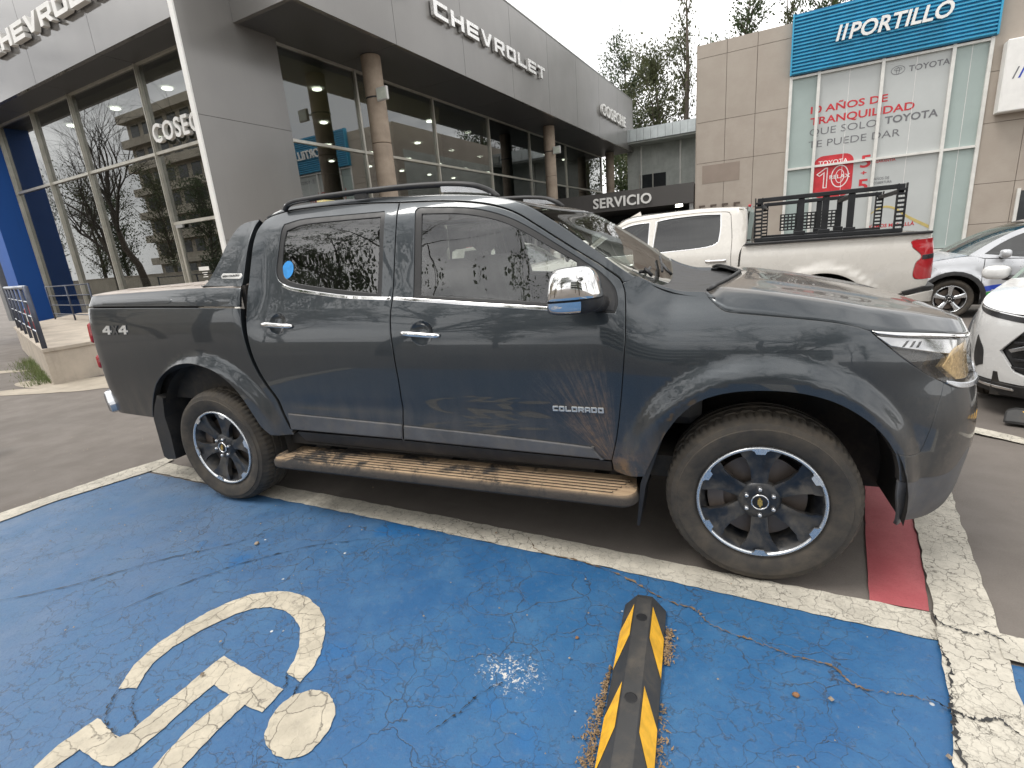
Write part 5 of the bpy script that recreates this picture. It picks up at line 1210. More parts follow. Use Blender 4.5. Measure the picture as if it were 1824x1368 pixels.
column(-6.38, 9.47, 'round concrete column in front of the pylon end of the glass', 5.36); column(-6.30, 20.3, 'round concrete column where the service canopy starts', 5.30); column(-6.5, 29.6, 'round concrete column at the far end of the fascia', 0)

# service canopy
cn = bthing('service_canopy', 'dark grey flat canopy over the service entrance', 'canopy', -6.05, 20.0, 0)
def cb(name, mat, a0, a1, b0, b1, z0, z1, root, o, bev=0.):
    m = MB(); m.box(a0 - o[0], a1 - o[0], b0 - o[1], b1 - o[1], z0, z1, bev); return m.build(name, mat, root)
oc = (-6.05, 20.0)
for a0, a1 in ((-6.05, -3.15), (-3.142, -.26)): cb('fascia_panel', 'canopy_grey', a0, a1, 20.0, 20.08, 2.58, 3.32, cn, oc)
cb('deck', 'dark_soffit', -6.04, -.27, 20.085, 26., 2.62, 3.28, cn, oc); cb('post', 'steel_post', -6.0, -5.85, 20.2, 20.35, gz(20), 2.62, cn, oc); cb('post', 'steel_post', -.45, -.30, 20.2, 20.35, gz(20), 2.62, cn, oc)
m = MB(); m.box(5.0, 5.25, .6, .75, 2.5, 2.60); m.build('canopy_lamp', 'room_lamp', cn)
s6 = sign('service_sign', 'white SERVICIO letters on the dark canopy edge', -4.30, 20.0, 2.74)
place_text('letter', 'SERVICIO', .40, 2.44, (0, -.02, 0), (1, 0, 0), (0, 0, 1), 'sign_white', s6, depth=.05, bold=.012, letters=True, spacing=1.05)
sv = bthing('service_hall', 'pale annex wall with white sheet roof behind the service canopy', 'building', -5.4, 30.0, 0); os_ = (-5.4, 30.0)
cb('wall', 'plaster_pale', -5.8, -.1, 30.9, 31.2, G, 6.7, sv, os_); cb('bay_shade', 'window_dark', -5.9, -.2, 25.9, 26.2, G, 2.9, sv, os_); cb('side_wall', 'plaster_pale', -.25, -.22, 20.6, 30.9, G, 6.7, sv, os_)  # dark sheet at the back paints the shade of the interior under the canopy
for k in range(14): cb('roof_sheet', 'roof_sheet', -5.7 + k * .40, -5.7 + k * .40 + .385, 29.6, 34, 6.72, 7.36, sv, os_)
cb('eave', 'plaster_pale', -5.8, -.1, 29.7, 31., 6.62, 6.715, sv, os_); cb('downpipe', 'mullion_white', -2.75, -2.66, 30.8, 30.89, 3, 6.6, sv, os_); cb('downpipe', 'mullion_white', -5.0, -4.92, 30.8, 30.89, 3, 6.6, sv, os_)
for a0 in (-5.05, -4.25): cb('window', 'window_dark', a0, a0 + .72, 30.86, 30.92, 4.05, 5.0, sv, os_)
for a0 in (-5.05, -4.25): cb('window_frame', 'mullion_alu', a0 - .05, a0, 30.84, 30.93, 4.0, 5.05, sv, os_)

# ------------------------------------------------------------------ stone clad dealership with the blue ribbed sign
ty = bthing('stone_dealership', 'beige stone-clad dealership with a tall pale poster window', 'building', 2.86, 20.0, 0); ot = (2.86, 20.0)
def tb(name, mat, a0, a1, b0, b1, z0, z1, bev=0., root=None): return cb(name, mat, a0, a1, b0, b1, z0, z1, root or ty, ot, bev)
rows = [G, 1.0, 2.2, 3.93, 5.34, 7.46, 7.90]
for cols in ([-.18, .80, 1.78, 2.84], [8.06, 9.05, 10.6, 12.2, 14.0]):
    for i in range(len(cols) - 1):
        for j in range(len(rows) - 1): tb('stone_panel', 'stone_panel', cols[i] + .006, cols[i+1] - .006, 20.0, 20.06, rows[j] + .006, rows[j+1] - .006, .004)
tb('wall_core', 'number_brown', -.16, 2.83, 20.062, 34, G, 7.88); tb('wall_core', 'number_brown', 8.07, 14, 20.062, 34, G, 7.88); tb('roof_core', 'number_brown', 2.83, 8.07, 20.3, 34, 6.3, 7.88); tb('side_cladding', 'stone_panel', -.22, -.165, 20.03, 34, G, 7.9)
tb('repair_patch', 'patch_brown', .04, 1.34, 19.993, 19.999, 3.20, 3.84); tb('dark_window', 'window_dark', 9.2, 11.5, 19.94, 19.99, G, 1.9); tb('window_frame', 'mullion_white', 9.12, 9.2, 19.92, 19.99, G, 1.97)
gc = [2.86, 3.68, 5.43, 7.17, 8.03]; gzr = [.30, 3.33, 6.26]
for i in range(4):
    for j in range(2): tb('window_pane', 'poster_side' if i in (0, 3) else 'poster_white', gc[i] + .02, gc[i+1] - .02, 20.05, 20.06, gzr[j] + .02, gzr[j+1] - .02)
for i in range(5): tb('mullion', 'mullion_white', gc[i] - .045, gc[i] + .045, 19.955, 20.09, .2, 6.275)
for i in range(4):
    for z in (.26, 3.33, 6.22): tb('transom', 'mullion_white', gc[i] + .046, gc[i+1] - .046, 19.965, 20.08, z - .035, z + .035)
tb('base_strip', 'blue_cladding', 2.86, 8.03, 19.95, 20.05, -.02, .19); tb('base_wall', 'stone_panel', 2.86, 8.03, 20.0, 20.1, G, -.03)
for i in range(3): tb('film_joint', 'print_white', gc[i+1] + .86 if i < 2 else 7.6, (gc[i+1] + .86 if i < 2 else 7.6) + .012, 20.044, 20.048, .4, 6.2)
po = bthing('window_poster', 'large printed window poster with red and grey slogan', 'poster', 2.86, 20.0, 0)
def pt(txt, a0, a1, z0, h, mat, bold=0., shear=0.): place_text('slogan_letter', txt, h, a1 - a0, (a0 - ot[0], .046, z0), (1, 0, 0), (0, 0, 1), mat, po, depth=.002, bold=bold, shear=shear, letters=True)
pt('10 AÑOS DE', 3.50, 5.64, 5.03, .22, 'print_red', .006); pt('TRANQUILIDAD', 3.51, 6.36, 4.67, .23, 'print_red', .006); pt('QUE SOLO', 3.51, 5.41, 4.33, .23, 'print_grey', -.002); pt('TOYOTA', 5.62, 6.98, 4.36, .22, 'print_grey', .007); pt('TE PUEDE DAR', 3.50, 6.06, 3.94, .23, 'print_grey', -.002)
m = MB(); m.poly([(x - ot[0], z) for x, z in rr(3.70, 4.87, 2.27, 3.63, .28)], [], 0, .002, lambda x, y, d: (x, .047 - d, y)); m.build('red_badge', 'print_red', po, recalc=True)
place_text('badge_line', 'TOYOTA', .14, .86, (3.84 - ot[0], .0435, 3.34), (1, 0, 0), (0, 0, 1), 'print_white', po, .002, .002)
def ring(c, rx, rz_, w, mat, root, y, nm, n=36):
    o_ = [(c[0] + rx * math.cos(t), c[1] + rz_ * math.sin(t)) for t in np.linspace(0, 6.2832, n, endpoint=False)]; i_ = [(c[0] + (rx - w) * math.cos(t), c[1] + (rz_ - w) * math.sin(t)) for t in np.linspace(0, 6.2832, n, endpoint=False)]
    m = MB(); m.poly(o_, [i_], 0, .002, lambda x, z, d: (x - ot[0], y - d, z)); return m.build(nm, mat, root, recalc=True)
ring((4.50, 2.92), .26, .36, .03, 'print_white', po, .0445, 'badge_numeral'); ring((4.50, 2.92), .13, .22, .022, 'print_white', po, .0445, 'badge_numeral')
m = MB(); m.poly([(x - ot[0], z) for x, z in ((3.80, 3.05), (4.06, 3.24), (4.14, 3.24), (4.14, 2.58), (4.02, 2.58), (4.02, 3.06), (3.90, 2.97))], [[(x - ot[0], z) for x, z in ((3.845, 3.045), (4.065, 3.205), (4.112, 3.205), (4.112, 2.605), (4.048, 2.605), (4.048, 3.115), (3.902, 3.005))]], 0, .002, lambda x, z, d: (x, .0445 - d, z)); m.build('badge_numeral', 'print_white', po, recalc=True)
place_text('badge_line', 'RELAX', .12, .60, (4.20 - ot[0], .0415, 2.86), (1, 0, 0), (0, 0, 1), 'print_white', po, .002, .003)
pt('5', 5.06, 5.35, 3.11, .39, 'print_red', .01); pt('+', 5.10, 5.26, 2.86, .16, 'print_red', .004); pt('5', 5.04, 5.33, 2.36, .39, 'print_red', .01); pt('GARANTÍA', 5.48, 6.02, 3.20, .085, 'print_red', .001); pt('AÑOS DE', 5.48, 5.90, 2.66, .085, 'print_grey'); pt('COBERTURA', 5.48, 5.98, 2.53, .085, 'print_grey')
pt('VAMOS MÁS ALLÁ', 5.46, 6.72, 1.12, .11, 'print_red', .003); pt('TOYOTA', 6.11, 7.11, 5.78, .17, 'print_grey', .003)
ring((5.83, 5.875), .18, .125, .014, 'print_grey', po, .046, 'oval_emblem'); ring((5.83, 5.90), .10, .045, .012, 'print_grey', po, .046, 'oval_emblem'); ring((5.83, 5.855), .045, .10, .012, 'print_grey', po, .0435, 'oval_emblem')
m = MB(); q = spline([(5.50, 1.60, 0), (5.75, 1.76, 0), (5.97, 1.77, 0), (6.20, 1.66, 0), (6.55, 1.38, 0), (7.11, 1.03, 0)], 6); m.poly([(x - ot[0], z + .02 + .035 * i / len(q)) for i, (x, z, _) in enumerate(q)] + [(x - ot[0], z - .02 - .035 * (len(q) - i) / len(q) * 0 - .035 * i / len(q)) for i, (x, z, _) in reversed(list(enumerate(q)))], [], 0, .002, lambda x, z, d: (x, .047 - d, z)); m.build('yellow_curve', 'print_yellow', po, recalc=True)
# ribbed blue sign band
bs_ = bthing('ribbed_sign_band', 'blue ribbed metal sign band with white PORTILLO letters', 'sign', 2.86, 19.85, 6.28)
m = MB(); m.box(-.02, 5.22, .03, .15, .0, 1.80); m.build('backing', 'blue_cladding_dark', bs_)
for k in range(17):
    m = MB(); z = .015 + k * .104; m.add([(0, .028, z), (5.2, .028, z), (5.2, -.030, z + .022), (0, -.030, z + .022), (0, -.030, z + .062), (5.2, -.030, z + .062), (5.2, .028, z + .080), (0, .028, z + .080)], [(0, 1, 2, 3), (3, 2, 5, 4), (4, 5, 6, 7), (0, 3, 4, 7), (1, 6, 5, 2), (0, 7, 6, 1)]); m.build('rib', 'blue_cladding', bs_, recalc=True)
for a0, a1, z0, z1 in ((-.05, -.001, 0, 1.8), (5.201, 5.25, 0, 1.8)):
    m = MB(); m.box(a0, a1, -.05, .16, z0, z1); m.build('end_trim', 'blue_cladding', bs_)
place_text('letter', 'PORTILLO', .44, 2.58, (1.55, -.07, .71), (1, 0, 0), (0, 0, 1), 'sign_white', bs_, depth=.06, bold=.012, shear=.20, letters=True)
for k in range(2):
    m = MB(); x = 1.20 + k * .16; m.poly([(x, .71), (x + .075, .71), (x + .165, 1.15), (x + .09, 1.15)], [], 0, .06, lambda a, z, d: (a, -.07 - d, z)); m.build('slash', 'sign_white', bs_, recalc=True)
lb = bthing('light_box_sign', 'white box sign with blue slashes on the stone wall', 'sign', 8.28, 19.55, 4.13)
m = MB(); m.box(0, 2.6, 0, .42, 0, 1.9, .02); m.build('box', 'sign_white', lb); m = MB(); m.box(.03, 2.57, -.004, -.001, .03, 1.87); m.build('face', 'sign_white', lb)
for k, (mt, w) in enumerate((('print_grey', .035), ('graphic_blue', .045), ('graphic_blue', .06))):
    m = MB(); x = .20 + k * .13; m.poly([(x, .85), (x + w, .85), (x + w + .10, 1.15), (x + .10, 1.15)], [], 0, .004, lambda a, z, d: (a, -.005 - d, z)); m.build('slash', mt, lb, recalc=True)
place_text('letter', 'U', .30, .26, (.62, -.006, .85), (1, 0, 0), (0, 0, 1), 'graphic_blue', lb, depth=.004, bold=.01, shear=.2)
nb = bthing('house_number', 'brown raised house numerals on the stone wall', 'house number', -.08, 19.98, 2.04)
place_text('numeral', '5555', .40, 1.50, (0, -.02, 0), (1, 0, 0), (0, 0, 1), 'number_brown', nb, depth=.04, bold=.008, letters=True, spacing=1.25)

# ------------------------------------------------------------------ ramp landing with railing
A0 = Vector((-6.33, 2.18)); L0 = A0 + Vector((-.93, .372)) * 7.0; e2v = Vector((E2.x, E2.y))
ld = thing('entrance_landing', 'raised pale concrete landing before the showroom entrance', 'landing', (A0.x, A0.y, 0))
pts = [(0, 0), tuple(e2v * 4.38), tuple(e2v * 4.38 + Vector((-9.5, 1.0))), tuple(L0 - A0)]
m = MB(); m.poly(pts, [], 0, .50, lambda x, y, d: (x, y, d)); m.build('slab_body', 'platform_concrete', ld)
m = MB(); m.poly([(x * 1.002 + (.02 if i < 2 else 0), y - (.02 if i in (0, 3) else 0)) for i, (x, y) in enumerate(pts)], [], .502, .55, lambda x, y, d: (x, y, d)); m.build('slab_top', 'platform_concrete', ld)
rg_ = thing('metal_railing', 'grey metal handrail with slim bars along the landing edge', 'railing', (A0.x, A0.y, .55))
dL = (L0 - A0).normalized()
def rp(t, z): return (dL.x * t - .03, dL.y * t + .05, z)
m = MB(); m.tube([rp(.05, -.10), rp(.05, .92)], .035, 8); m.build('end_post', 'rail_dark', rg_, smooth=True)
m = MB(); m.tube([rp(.04, .90), rp(6.6, .92)], .03, 8); m.build('top_rail', 'rail_paint', rg_, smooth=True)
for k in range(5):
    m = MB(); t_ = 1.3 + k * 1.25; m.tube([rp(t_, -.05), rp(t_, .90)], .024, 6); m.build('post', 'rail_dark', rg_, smooth=True)
for z in (.22, .45, .68):
    m = MB(); m.tube([rp(.06, z), rp(6.6, z)], .012, 6); m.build('bar', 'rail_paint', rg_, smooth=True)
r2 = thing('metal_railing', 'thin dark railing across the landing by the glass', 'railing', tuple(A0 + e2v * 3.0 + Vector((-4.2, 0))) + (.55,))
for z in (.15, .38, .62, .86):
    m = MB(); m.tube([(-3.5, .9, z), (-.2, .1, z)], .014, 6); m.build('bar', 'rail_dark', r2, smooth=True)
for t_ in (0, .5, 1):
    m = MB(); m.tube([(-.2 - 3.3 * t_, .1 + .8 * t_, -.02), (-.2 - 3.3 * t_, .1 + .8 * t_, .88)], .02, 6); m.build('post', 'rail_dark', r2, smooth=True)
fe = thing('fire_extinguisher', 'red extinguisher-like cylinder standing behind the railing bars', 'cylinder', (A0.x + dL.x * 4.9, A0.y + dL.y * 4.9 + .25, .55))
m = MB(); m.lathe([(0, 0), (.07, .0), (.075, .02), (.075, .42), (.05, .48), (.02, .50), (.02, .55), (0, .55)], 16, (0, 0, 0), 'z'); m.build('cylinder', 'lamp_red', fe, smooth=True); m = MB(); m.lathe([(.0755, .18), (.0762, .19), (.0762, .33), (.0755, .34)], 16, (0, 0, 0), 'z'); m.build('label_band', 'sign_white', fe, smooth=True); m = MB(); m.box(-.02, .07, -.015, .015, .55, .58, .004); m.build('lever', 'rubber_black', fe)
# weeds along the landing foot
rd = random.Random(11); m = MB()
for k in range(900):
    t_ = rd.uniform(.2, 3.8) ; off = abs(rd.gauss(0, .14)); p = A0 + dL * t_ + Vector((-.37, -.93)) * (off + .01); h = rd.uniform(.04, .20) * (1 - min(.8, off * 1.5)); a = rd.uniform(0, 6.28); w = rd.uniform(.004, .009); dx, dy = math.cos(a) * h * .5, math.sin(a) * h * .5
    m.add([(p.x - w, p.y, 0), (p.x + w, p.y, 0), (p.x + dx * .5 + w * .6, p.y + dy * .5, h * .6), (p.x + dx, p.y + dy, h), (p.x + dx * .5 - w * .6, p.y + dy * .5, h * .6)], [(0, 1, 2, 4), (4, 2, 3)])
tag(m.build('weeds', 'weed_green'), 'green weeds growing along the foot of the landing', 'weeds', kind='stuff')
# ------------------------------------------------------------------ white pickup behind
def circ_arc(cx, cz, r, a0, a1, n=14): return [(cx + r * math.cos(R(lerp(a0, a1, i / n))), cz + r * math.sin(R(lerp(a0, a1, i / n)))) for i in range(n + 1)]
WPD = cub([.3,.5,.7,.9,1.1,1.25,1.33,1.40,1.5,1.7,1.86,1.92,2.0],[.08,.04,.025,.012,.010,.020,.036,.060,.095,.170,.235,.275,.35])
def wp_depth(s, z):
    d = WPD(z) if s > 1.0 else lerp(WPD(min(z, 1.33)), WPD(z), sm(.85, 1.0, s))
    for xc in (.03, 3.75):
        r = math.hypot(s - xc, z - .50)
        if r < .70: d -= .030 * (1 - sm(.56, .66, r))
    return d
WS = Skin([-1.9, -1.12, -1.02, -.93, -.85, 4.0, 4.35, 4.6, 5.4], [-90, -86, -50, -6, 0, 0, 22, 70, 90], wp_depth, 1.0)
wc = 4.6
while WS(wc, .9)[1] < 0: wc += .01
wt = -1.1
while WS(wt, .9)[1] < 0: wt -= .01
wp = thing('pickup_truck', 'white pickup with a black rack over its load bed', 'pickup truck', BW(3.52, 6.5, -.17), math.pi - TH)
WPNT = 'white_car_paint'
U2 = [(.905,1.83),(.93,1.87),(1.02,1.893),(1.45,1.92),(1.9,1.91),(2.25,1.89),(2.46,1.86),(2.67,1.77),(2.8,1.69),(3.05,1.51),(3.32,1.36)]
dtop = [(1.09,1.81),(1.15,1.852),(1.45,1.870),(1.75,1.868),(2.02,1.855)]; dtop2 = [(2.02,1.855),(2.25,1.842),(2.44,1.815),(2.62,1.735),(2.78,1.64),(3.02,1.475),(3.24,1.34)]
wrw = path([(2.035,1.805),(1.82,1.83),(1.45,1.838),(1.22,1.825)], [(1.22,1.825),(1.21,1.65),(1.225,1.49)], [(1.225,1.49),(1.30,1.445),(1.53,1.42),(2.065,1.395)], [(2.065,1.395),(2.035,1.805)])
wfw = path([(2.14,1.80),(2.30,1.795),(2.45,1.77),(2.64,1.69),(2.80,1.585),(3.02,1.43)], [(3.02,1.43),(3.02,1.375)], [(3.02,1.375),(2.6,1.385),(2.14,1.40)], [(2.14,1.40),(2.14,1.80)])
def wdoor(name, outl, win, hx):
    d = panel(name, WS, outl, [win], WPNT, wp, g=.09, db=.05)
    panel('window_glass', WS, win, [], 'car_glass_dark', d, off=.012, gap=-.006, flange=0, bev=0, g=.1, db=.05); panel('window_trim', WS, inset(win if area(win) > 0 else win[::-1], -.014), [win], 'chrome', d, off=-.002, gap=.001, flange=.006, bev=.002, db=.05)
    grid_patch('handle', lambda u, v: WS(hx + .125 * (2 * u - 1), 1.245 + .018 * math.sin(v * 6.283), -.022 - .012 * math.cos(v * 6.283) * (1 - abs(2 * u - 1) ** 4) + .012), 10, 8, 'chrome', d)
    return d
wdoor('rear_door', path([(1.05,.60),(1.05,1.07),(1.06,1.29),(1.06,1.53),(1.09,1.81)], dtop, [(2.02,1.855),(2.07,1.38),(2.09,1.21),(2.10,.60)], [(2.10,.60),(1.05,.60)]), wrw, 1.24)
wdoor('front_door', path([(2.10,.60),(2.09,1.21),(2.07,1.38),(2.02,1.855)], dtop2, [(3.24,1.34),(3.27,1.1),(3.22,.60)], [(3.22,.60),(2.10,.60)]), wfw, 2.28)
panel('pillar_cover', WS, [(2.032,1.82),(2.138,1.815),(2.138,1.40),(2.072,1.40)], [], 'dark_car_paint', wp, off=.001, flange=.004)
panel('cab_frame', WS, path([(.97,.58),(.97,1.07),(.96,1.31),(.92,1.41),(.89,1.45),(.89,1.63),(.905,1.83)], U2, [(3.32,1.36),(3.24,1.34)], list(reversed(dtop2)), list(reversed(dtop)), [(1.09,1.81),(1.06,1.53),(1.06,1.29),(1.05,1.07),(1.05,.60)], [(1.05,.60),(.97,.58)]), [], WPNT, wp, g=.08, db=.05)
U2s = spline(U2, 6)
def U2at(x):
    xs = [p[0] for p in U2s]; i = max(0, min(len(xs) - 2, bisect.bisect_right(xs, x) - 1)); t = (x - xs[i]) / (xs[i+1] - xs[i] + 1e-9); return WS(lerp(xs[i], xs[i+1], t), lerp(U2s[i][1], U2s[i+1][1], t))
def roof2(u, v):
    E = U2at(lerp(.93, 2.55, u)); y = lerp(E.y, -E.y, v); t = 1 - abs(y / E.y); g_ = 1 - (1 - t) ** 2.2; return Vector((lerp(E.x, lerp(.91, 2.66, u), g_), y, E.z + lerp(.03, .065, sm(.5, 1, u)) * g_))
grid_patch('roof', roof2, 20, 20, WPNT, wp, thick=.02)
def ws2(u, v):
    E = U2at(lerp(2.56, 3.31, u)); y = lerp(E.y, -E.y, v); t = 1 - abs(y / E.y); g_ = 1 - (1 - t) ** 2.2; return Vector((lerp(E.x, lerp(2.67, 3.62, u), g_), y, lerp(E.z, lerp(1.882, 1.28, u), g_)))
grid_patch('windshield', ws2, 12, 20, 'windshield_glass', wp)
grid_patch('rear_cab_wall', lambda u, v: Vector((.905 + .03 * u, lerp(-.74, .74, v) * (1 + .2 * u), lerp(1.90, 1.30, u))), 4, 6, WPNT, wp)
grid_patch('rear_window', lambda u, v: Vector((.892 + .02 * u, lerp(-.62, .62, v), lerp(1.84, 1.46, u))), 2, 4, 'car_glass_dark', wp)
m = MB(); m.box(.89, .93, -.20, .20, 1.905, 1.94, .008); m.build('brake_lamp', 'lamp_red', wp)
warch = circ_arc(.03, .50, .53, -6, 186)
panel('bed_side', WS, path([(.955,1.07),(.945,1.31),(.935,1.405)], [(.935,1.405),(.41,1.418),(-.19,1.42),(-1.02,1.42)], [(-1.02,1.42),(-1.02,1.37)], [(-1.02,1.37),(-.82,1.355),(-.81,1.30),(-.825,1.265),(-.885,1.205),(-.90,1.16),(-.855,1.09),(-.86,.935),(-1.02,.925)], [(-1.02,.925),(-1.0,.86),(-.95,.80)], [(-.95,.80),(-.72,.755),(-.56,.62)], [(-.56,.62),warch[-1]], list(reversed(warch)), [warch[0],(.62,.58),(.957,.58)], [(.957,.58),(.955,1.07)]), [], WPNT, wp, g=.06, db=.04)
panel('tail_lamp', WS, path([(-1.06,1.37),(-.82,1.352),(-.812,1.30),(-.827,1.267),(-.887,1.207),(-.902,1.16),(-.858,1.09),(-.862,.937),(-1.06,.927)], [(-1.06,.927),(-1.06,1.37)]), [], 'lamp_red', wp, off=-.006, gap=.001, flange=.02)
panel('tail_lamp_band', WS, [(-1.05,1.15),(-.91,1.14),(-.91,1.19),(-1.05,1.20)], [], 'lamp_dark', wp, off=-.010, gap=0, flange=.01)
panel('fuel_door', WS, path([(.64,1.02),(.63,1.07),(.67,1.105),(.82,1.11),(.85,1.08),(.85,1.0)], [(.85,1.0),(.84,.96),(.66,.96),(.64,1.02)]), [], WPNT, wp, off=-.003, gap=.001, flange=.006)
panel('rear_bumper', WS, [(wt,.66),(-1.15,.66),(-.86,.68),(-.78,.74),(-.98,.79),(wt,.80)], [], WPNT, wp, off=-.045, gap=0, flange=.06, bev=.008)
panel('bumper_step', WS, [(wt,.805),(-1.0,.805),(-.78,.755),(-.76,.79),(-.95,.845),(wt,.845)], [], 'black_plastic', wp, off=-.04, gap=0, flange=.06)
grid_patch('tailgate', lambda u, v: WS(lerp(wt, -1.05, u), lerp(.82, 1.42, v), .004), 10, 8, WPNT, wp)
panel('front_fender', WS, path([(3.22,.58),(3.27,1.1),(3.24,1.34)], [(3.24,1.34),(3.34,1.35),(3.9,1.29),(4.35,1.23)], [(4.35,1.23),(4.40,1.0),(4.32,.62)], [(4.32,.62),circ_arc(3.75,.50,.53,-6,186)[0]], circ_arc(3.75,.50,.53,-6,186), [circ_arc(3.75,.50,.53,-6,186)[-1],(3.22,.58)]), [], WPNT, wp, g=.08, db=.05)
panel('front_bumper', WS, [(4.32,.40),(wc,.40),(wc,.78),(4.36,.78)], [], 'chrome', wp, off=-.02, g=.1); panel('grille', WS, [(4.40,.80),(wc,.80),(wc,1.18),(4.42,1.2)], [], 'black_plastic', wp, off=.01, g=.1); panel('headlamp', WS, [(4.36,.86),(4.55,.86),(4.55,1.12),(4.36,1.16)], [], 'lamp_chrome', wp, off=-.004)
def hood2(u, v):
    x = lerp(3.34, 4.80, u); E = WS(min(4.4, lerp(3.34, 4.38, u)), lerp(1.35, 1.225, u)); y = lerp(E.y, -E.y, v); t = 1 - abs(y / E.y); return Vector((lerp(E.x, lerp(3.60, 4.72, u), 1 - (1 - t) ** 2), y, E.z + .06 * (1 - (1 - t) ** 4)))
grid_patch('hood', hood2, 16, 16, WPNT, wp)
panel('rocker', WS, [(.60,.45),(3.3,.45),(3.3,.60),(.60,.60)], [], 'black_plastic', wp, off=.02, g=.2)
for o in [c for c in wp.children if c.name.split('.')[0] in ('rear_door', 'front_door', 'pillar_cover', 'cab_frame', 'bed_side', 'tail_lamp', 'tail_lamp_band', 'fuel_door', 'rear_bumper', 'bumper_step', 'front_fender', 'front_bumper', 'grille', 'headlamp', 'rocker')]: mirror(o)
for sg in (-1, 1):
    m = MB(); m.box(-.98, .90, sg * .95 - .045, sg * .95 + .045, 1.415, 1.445, .008); m.build('bed_rail_cap', 'black_plastic', wp)
    m = MB(); m.lathe([(.54, 0), (.54, .38)], 20, (.03, -.97, .5), 'y', R(-8), R(188)); m.lathe([(.05, .36), (.54, .36)], 20, (.03, -.97, .5), 'y', R(-8), R(188)); m.v = [(x, -y if sg > 0 else y, z) for x, y, z in m.v]; m.build('wheel_arch_liner', 'underbody', wp)
    m = MB(); m.tube([(2.95, sg * .98, 1.40), (3.0, sg * 1.10, 1.42)], .03, 6); vs0 = len(m.v); m.box(2.92, 3.06, sg * 1.06 - .0, sg * 1.30, 1.38, 1.64, .04); m.build('side_mirror', WPNT, wp, auto=40)
    for x in (.03, 3.75): make_wheel(wp, (x, sg * .965, .41), .41, .255, .27, 'five', .4, -sg)
m = MB(); m.box(-.95, 4.2, -.5, .5, .40, .62); m.box(-.9, .88, -.88, .88, .80, .90); m.box(1.0, 3.3, -.88, .88, .50, .62); m.build('chassis', 'underbody', wp)
m = MB(); m.box(1.2, 1.75, -.75, .75, .7, 1.30, .06); m.box(2.1, 2.35, -.75, -.2, .8, 1.62, .06); m.box(2.1, 2.35, .2, .75, .8, 1.62, .06); m.box(2.95, 3.3, -.85, .85, .8, 1.30, .06); m.build('cabin', 'cabin_dark', wp)
m = MB(); m.add([(2.62, -.012, 1.925), (2.62, .012, 1.925), (2.44, .012, 1.935), (2.44, -.012, 1.935), (2.46, 0, 2.0)], [(0, 1, 4), (1, 2, 4), (2, 3, 4), (3, 0, 4)]); m.build('antenna_fin', WPNT, wp)
# bed rack
rk = bpy.data.objects.new('bed_rack', None); COL.objects.link(rk); rk.parent = wp; rk.location = (0, 0, 1.445)
def rb(nm, x0, x1, y0, y1, z0, z1, bev=.006): m = MB(); m.box(x0, x1, y0, y1, z0, z1, bev); return m.build(nm, 'rack_black', rk)
for sg in (-1, 1):
    y = sg * .86
    rb('base_rail', -.72, .80, y - .035, y + .035, 0, .05); rb('side_rail', -.70, .78, y - .03, y + .03, .475, .525)
    for x in (.76, -.68):
        for e in (-.045, .035): rb('end_upright', x + e, x + e + .012, y - .04, y + .04, .05, .53, .002)
        for k in range(9): rb('rung', x - .033, x + .035, y - .035, y + .035, .07 + k * .048, .095 + k * .048, .002)
    for x in (.30, .045, -.21): rb('side_upright', x - .035, x + .035, y - .018, y + .018, .05, .475); rb('upright_foot', x - .06, x + .06, y - .03, y + .03, .05, .10)
for x in (.76, .30, -.21, -.68): rb('cross_bar', x - .025, x + .025, -.83, .83, .43, .475)
for k in range(3):
    for i in range(7):
        for j in range(5):
            pass
for k, x0 in enumerate((.33, .08, -.18)):                               # slotted plates on the far side
    o, hs_ = [(x0, .10), (x0 + .22, .10), (x0 + .22, .34), (x0, .34)], []
    for i in range(4):
        for j in range(5): cx, cz = x0 + .035 + i * .05, .128 + j * .046; hs_.append([(cx - .016, cz - .011), (cx + .016, cz - .011), (cx + .016, cz + .011), (cx - .016, cz + .011)])
    m = MB(); m.poly(o, hs_, -.004, .004, lambda x, z, d: (x, -.845 + d, z)); m.build('slotted_plate', 'rack_black', rk, recalc=True)

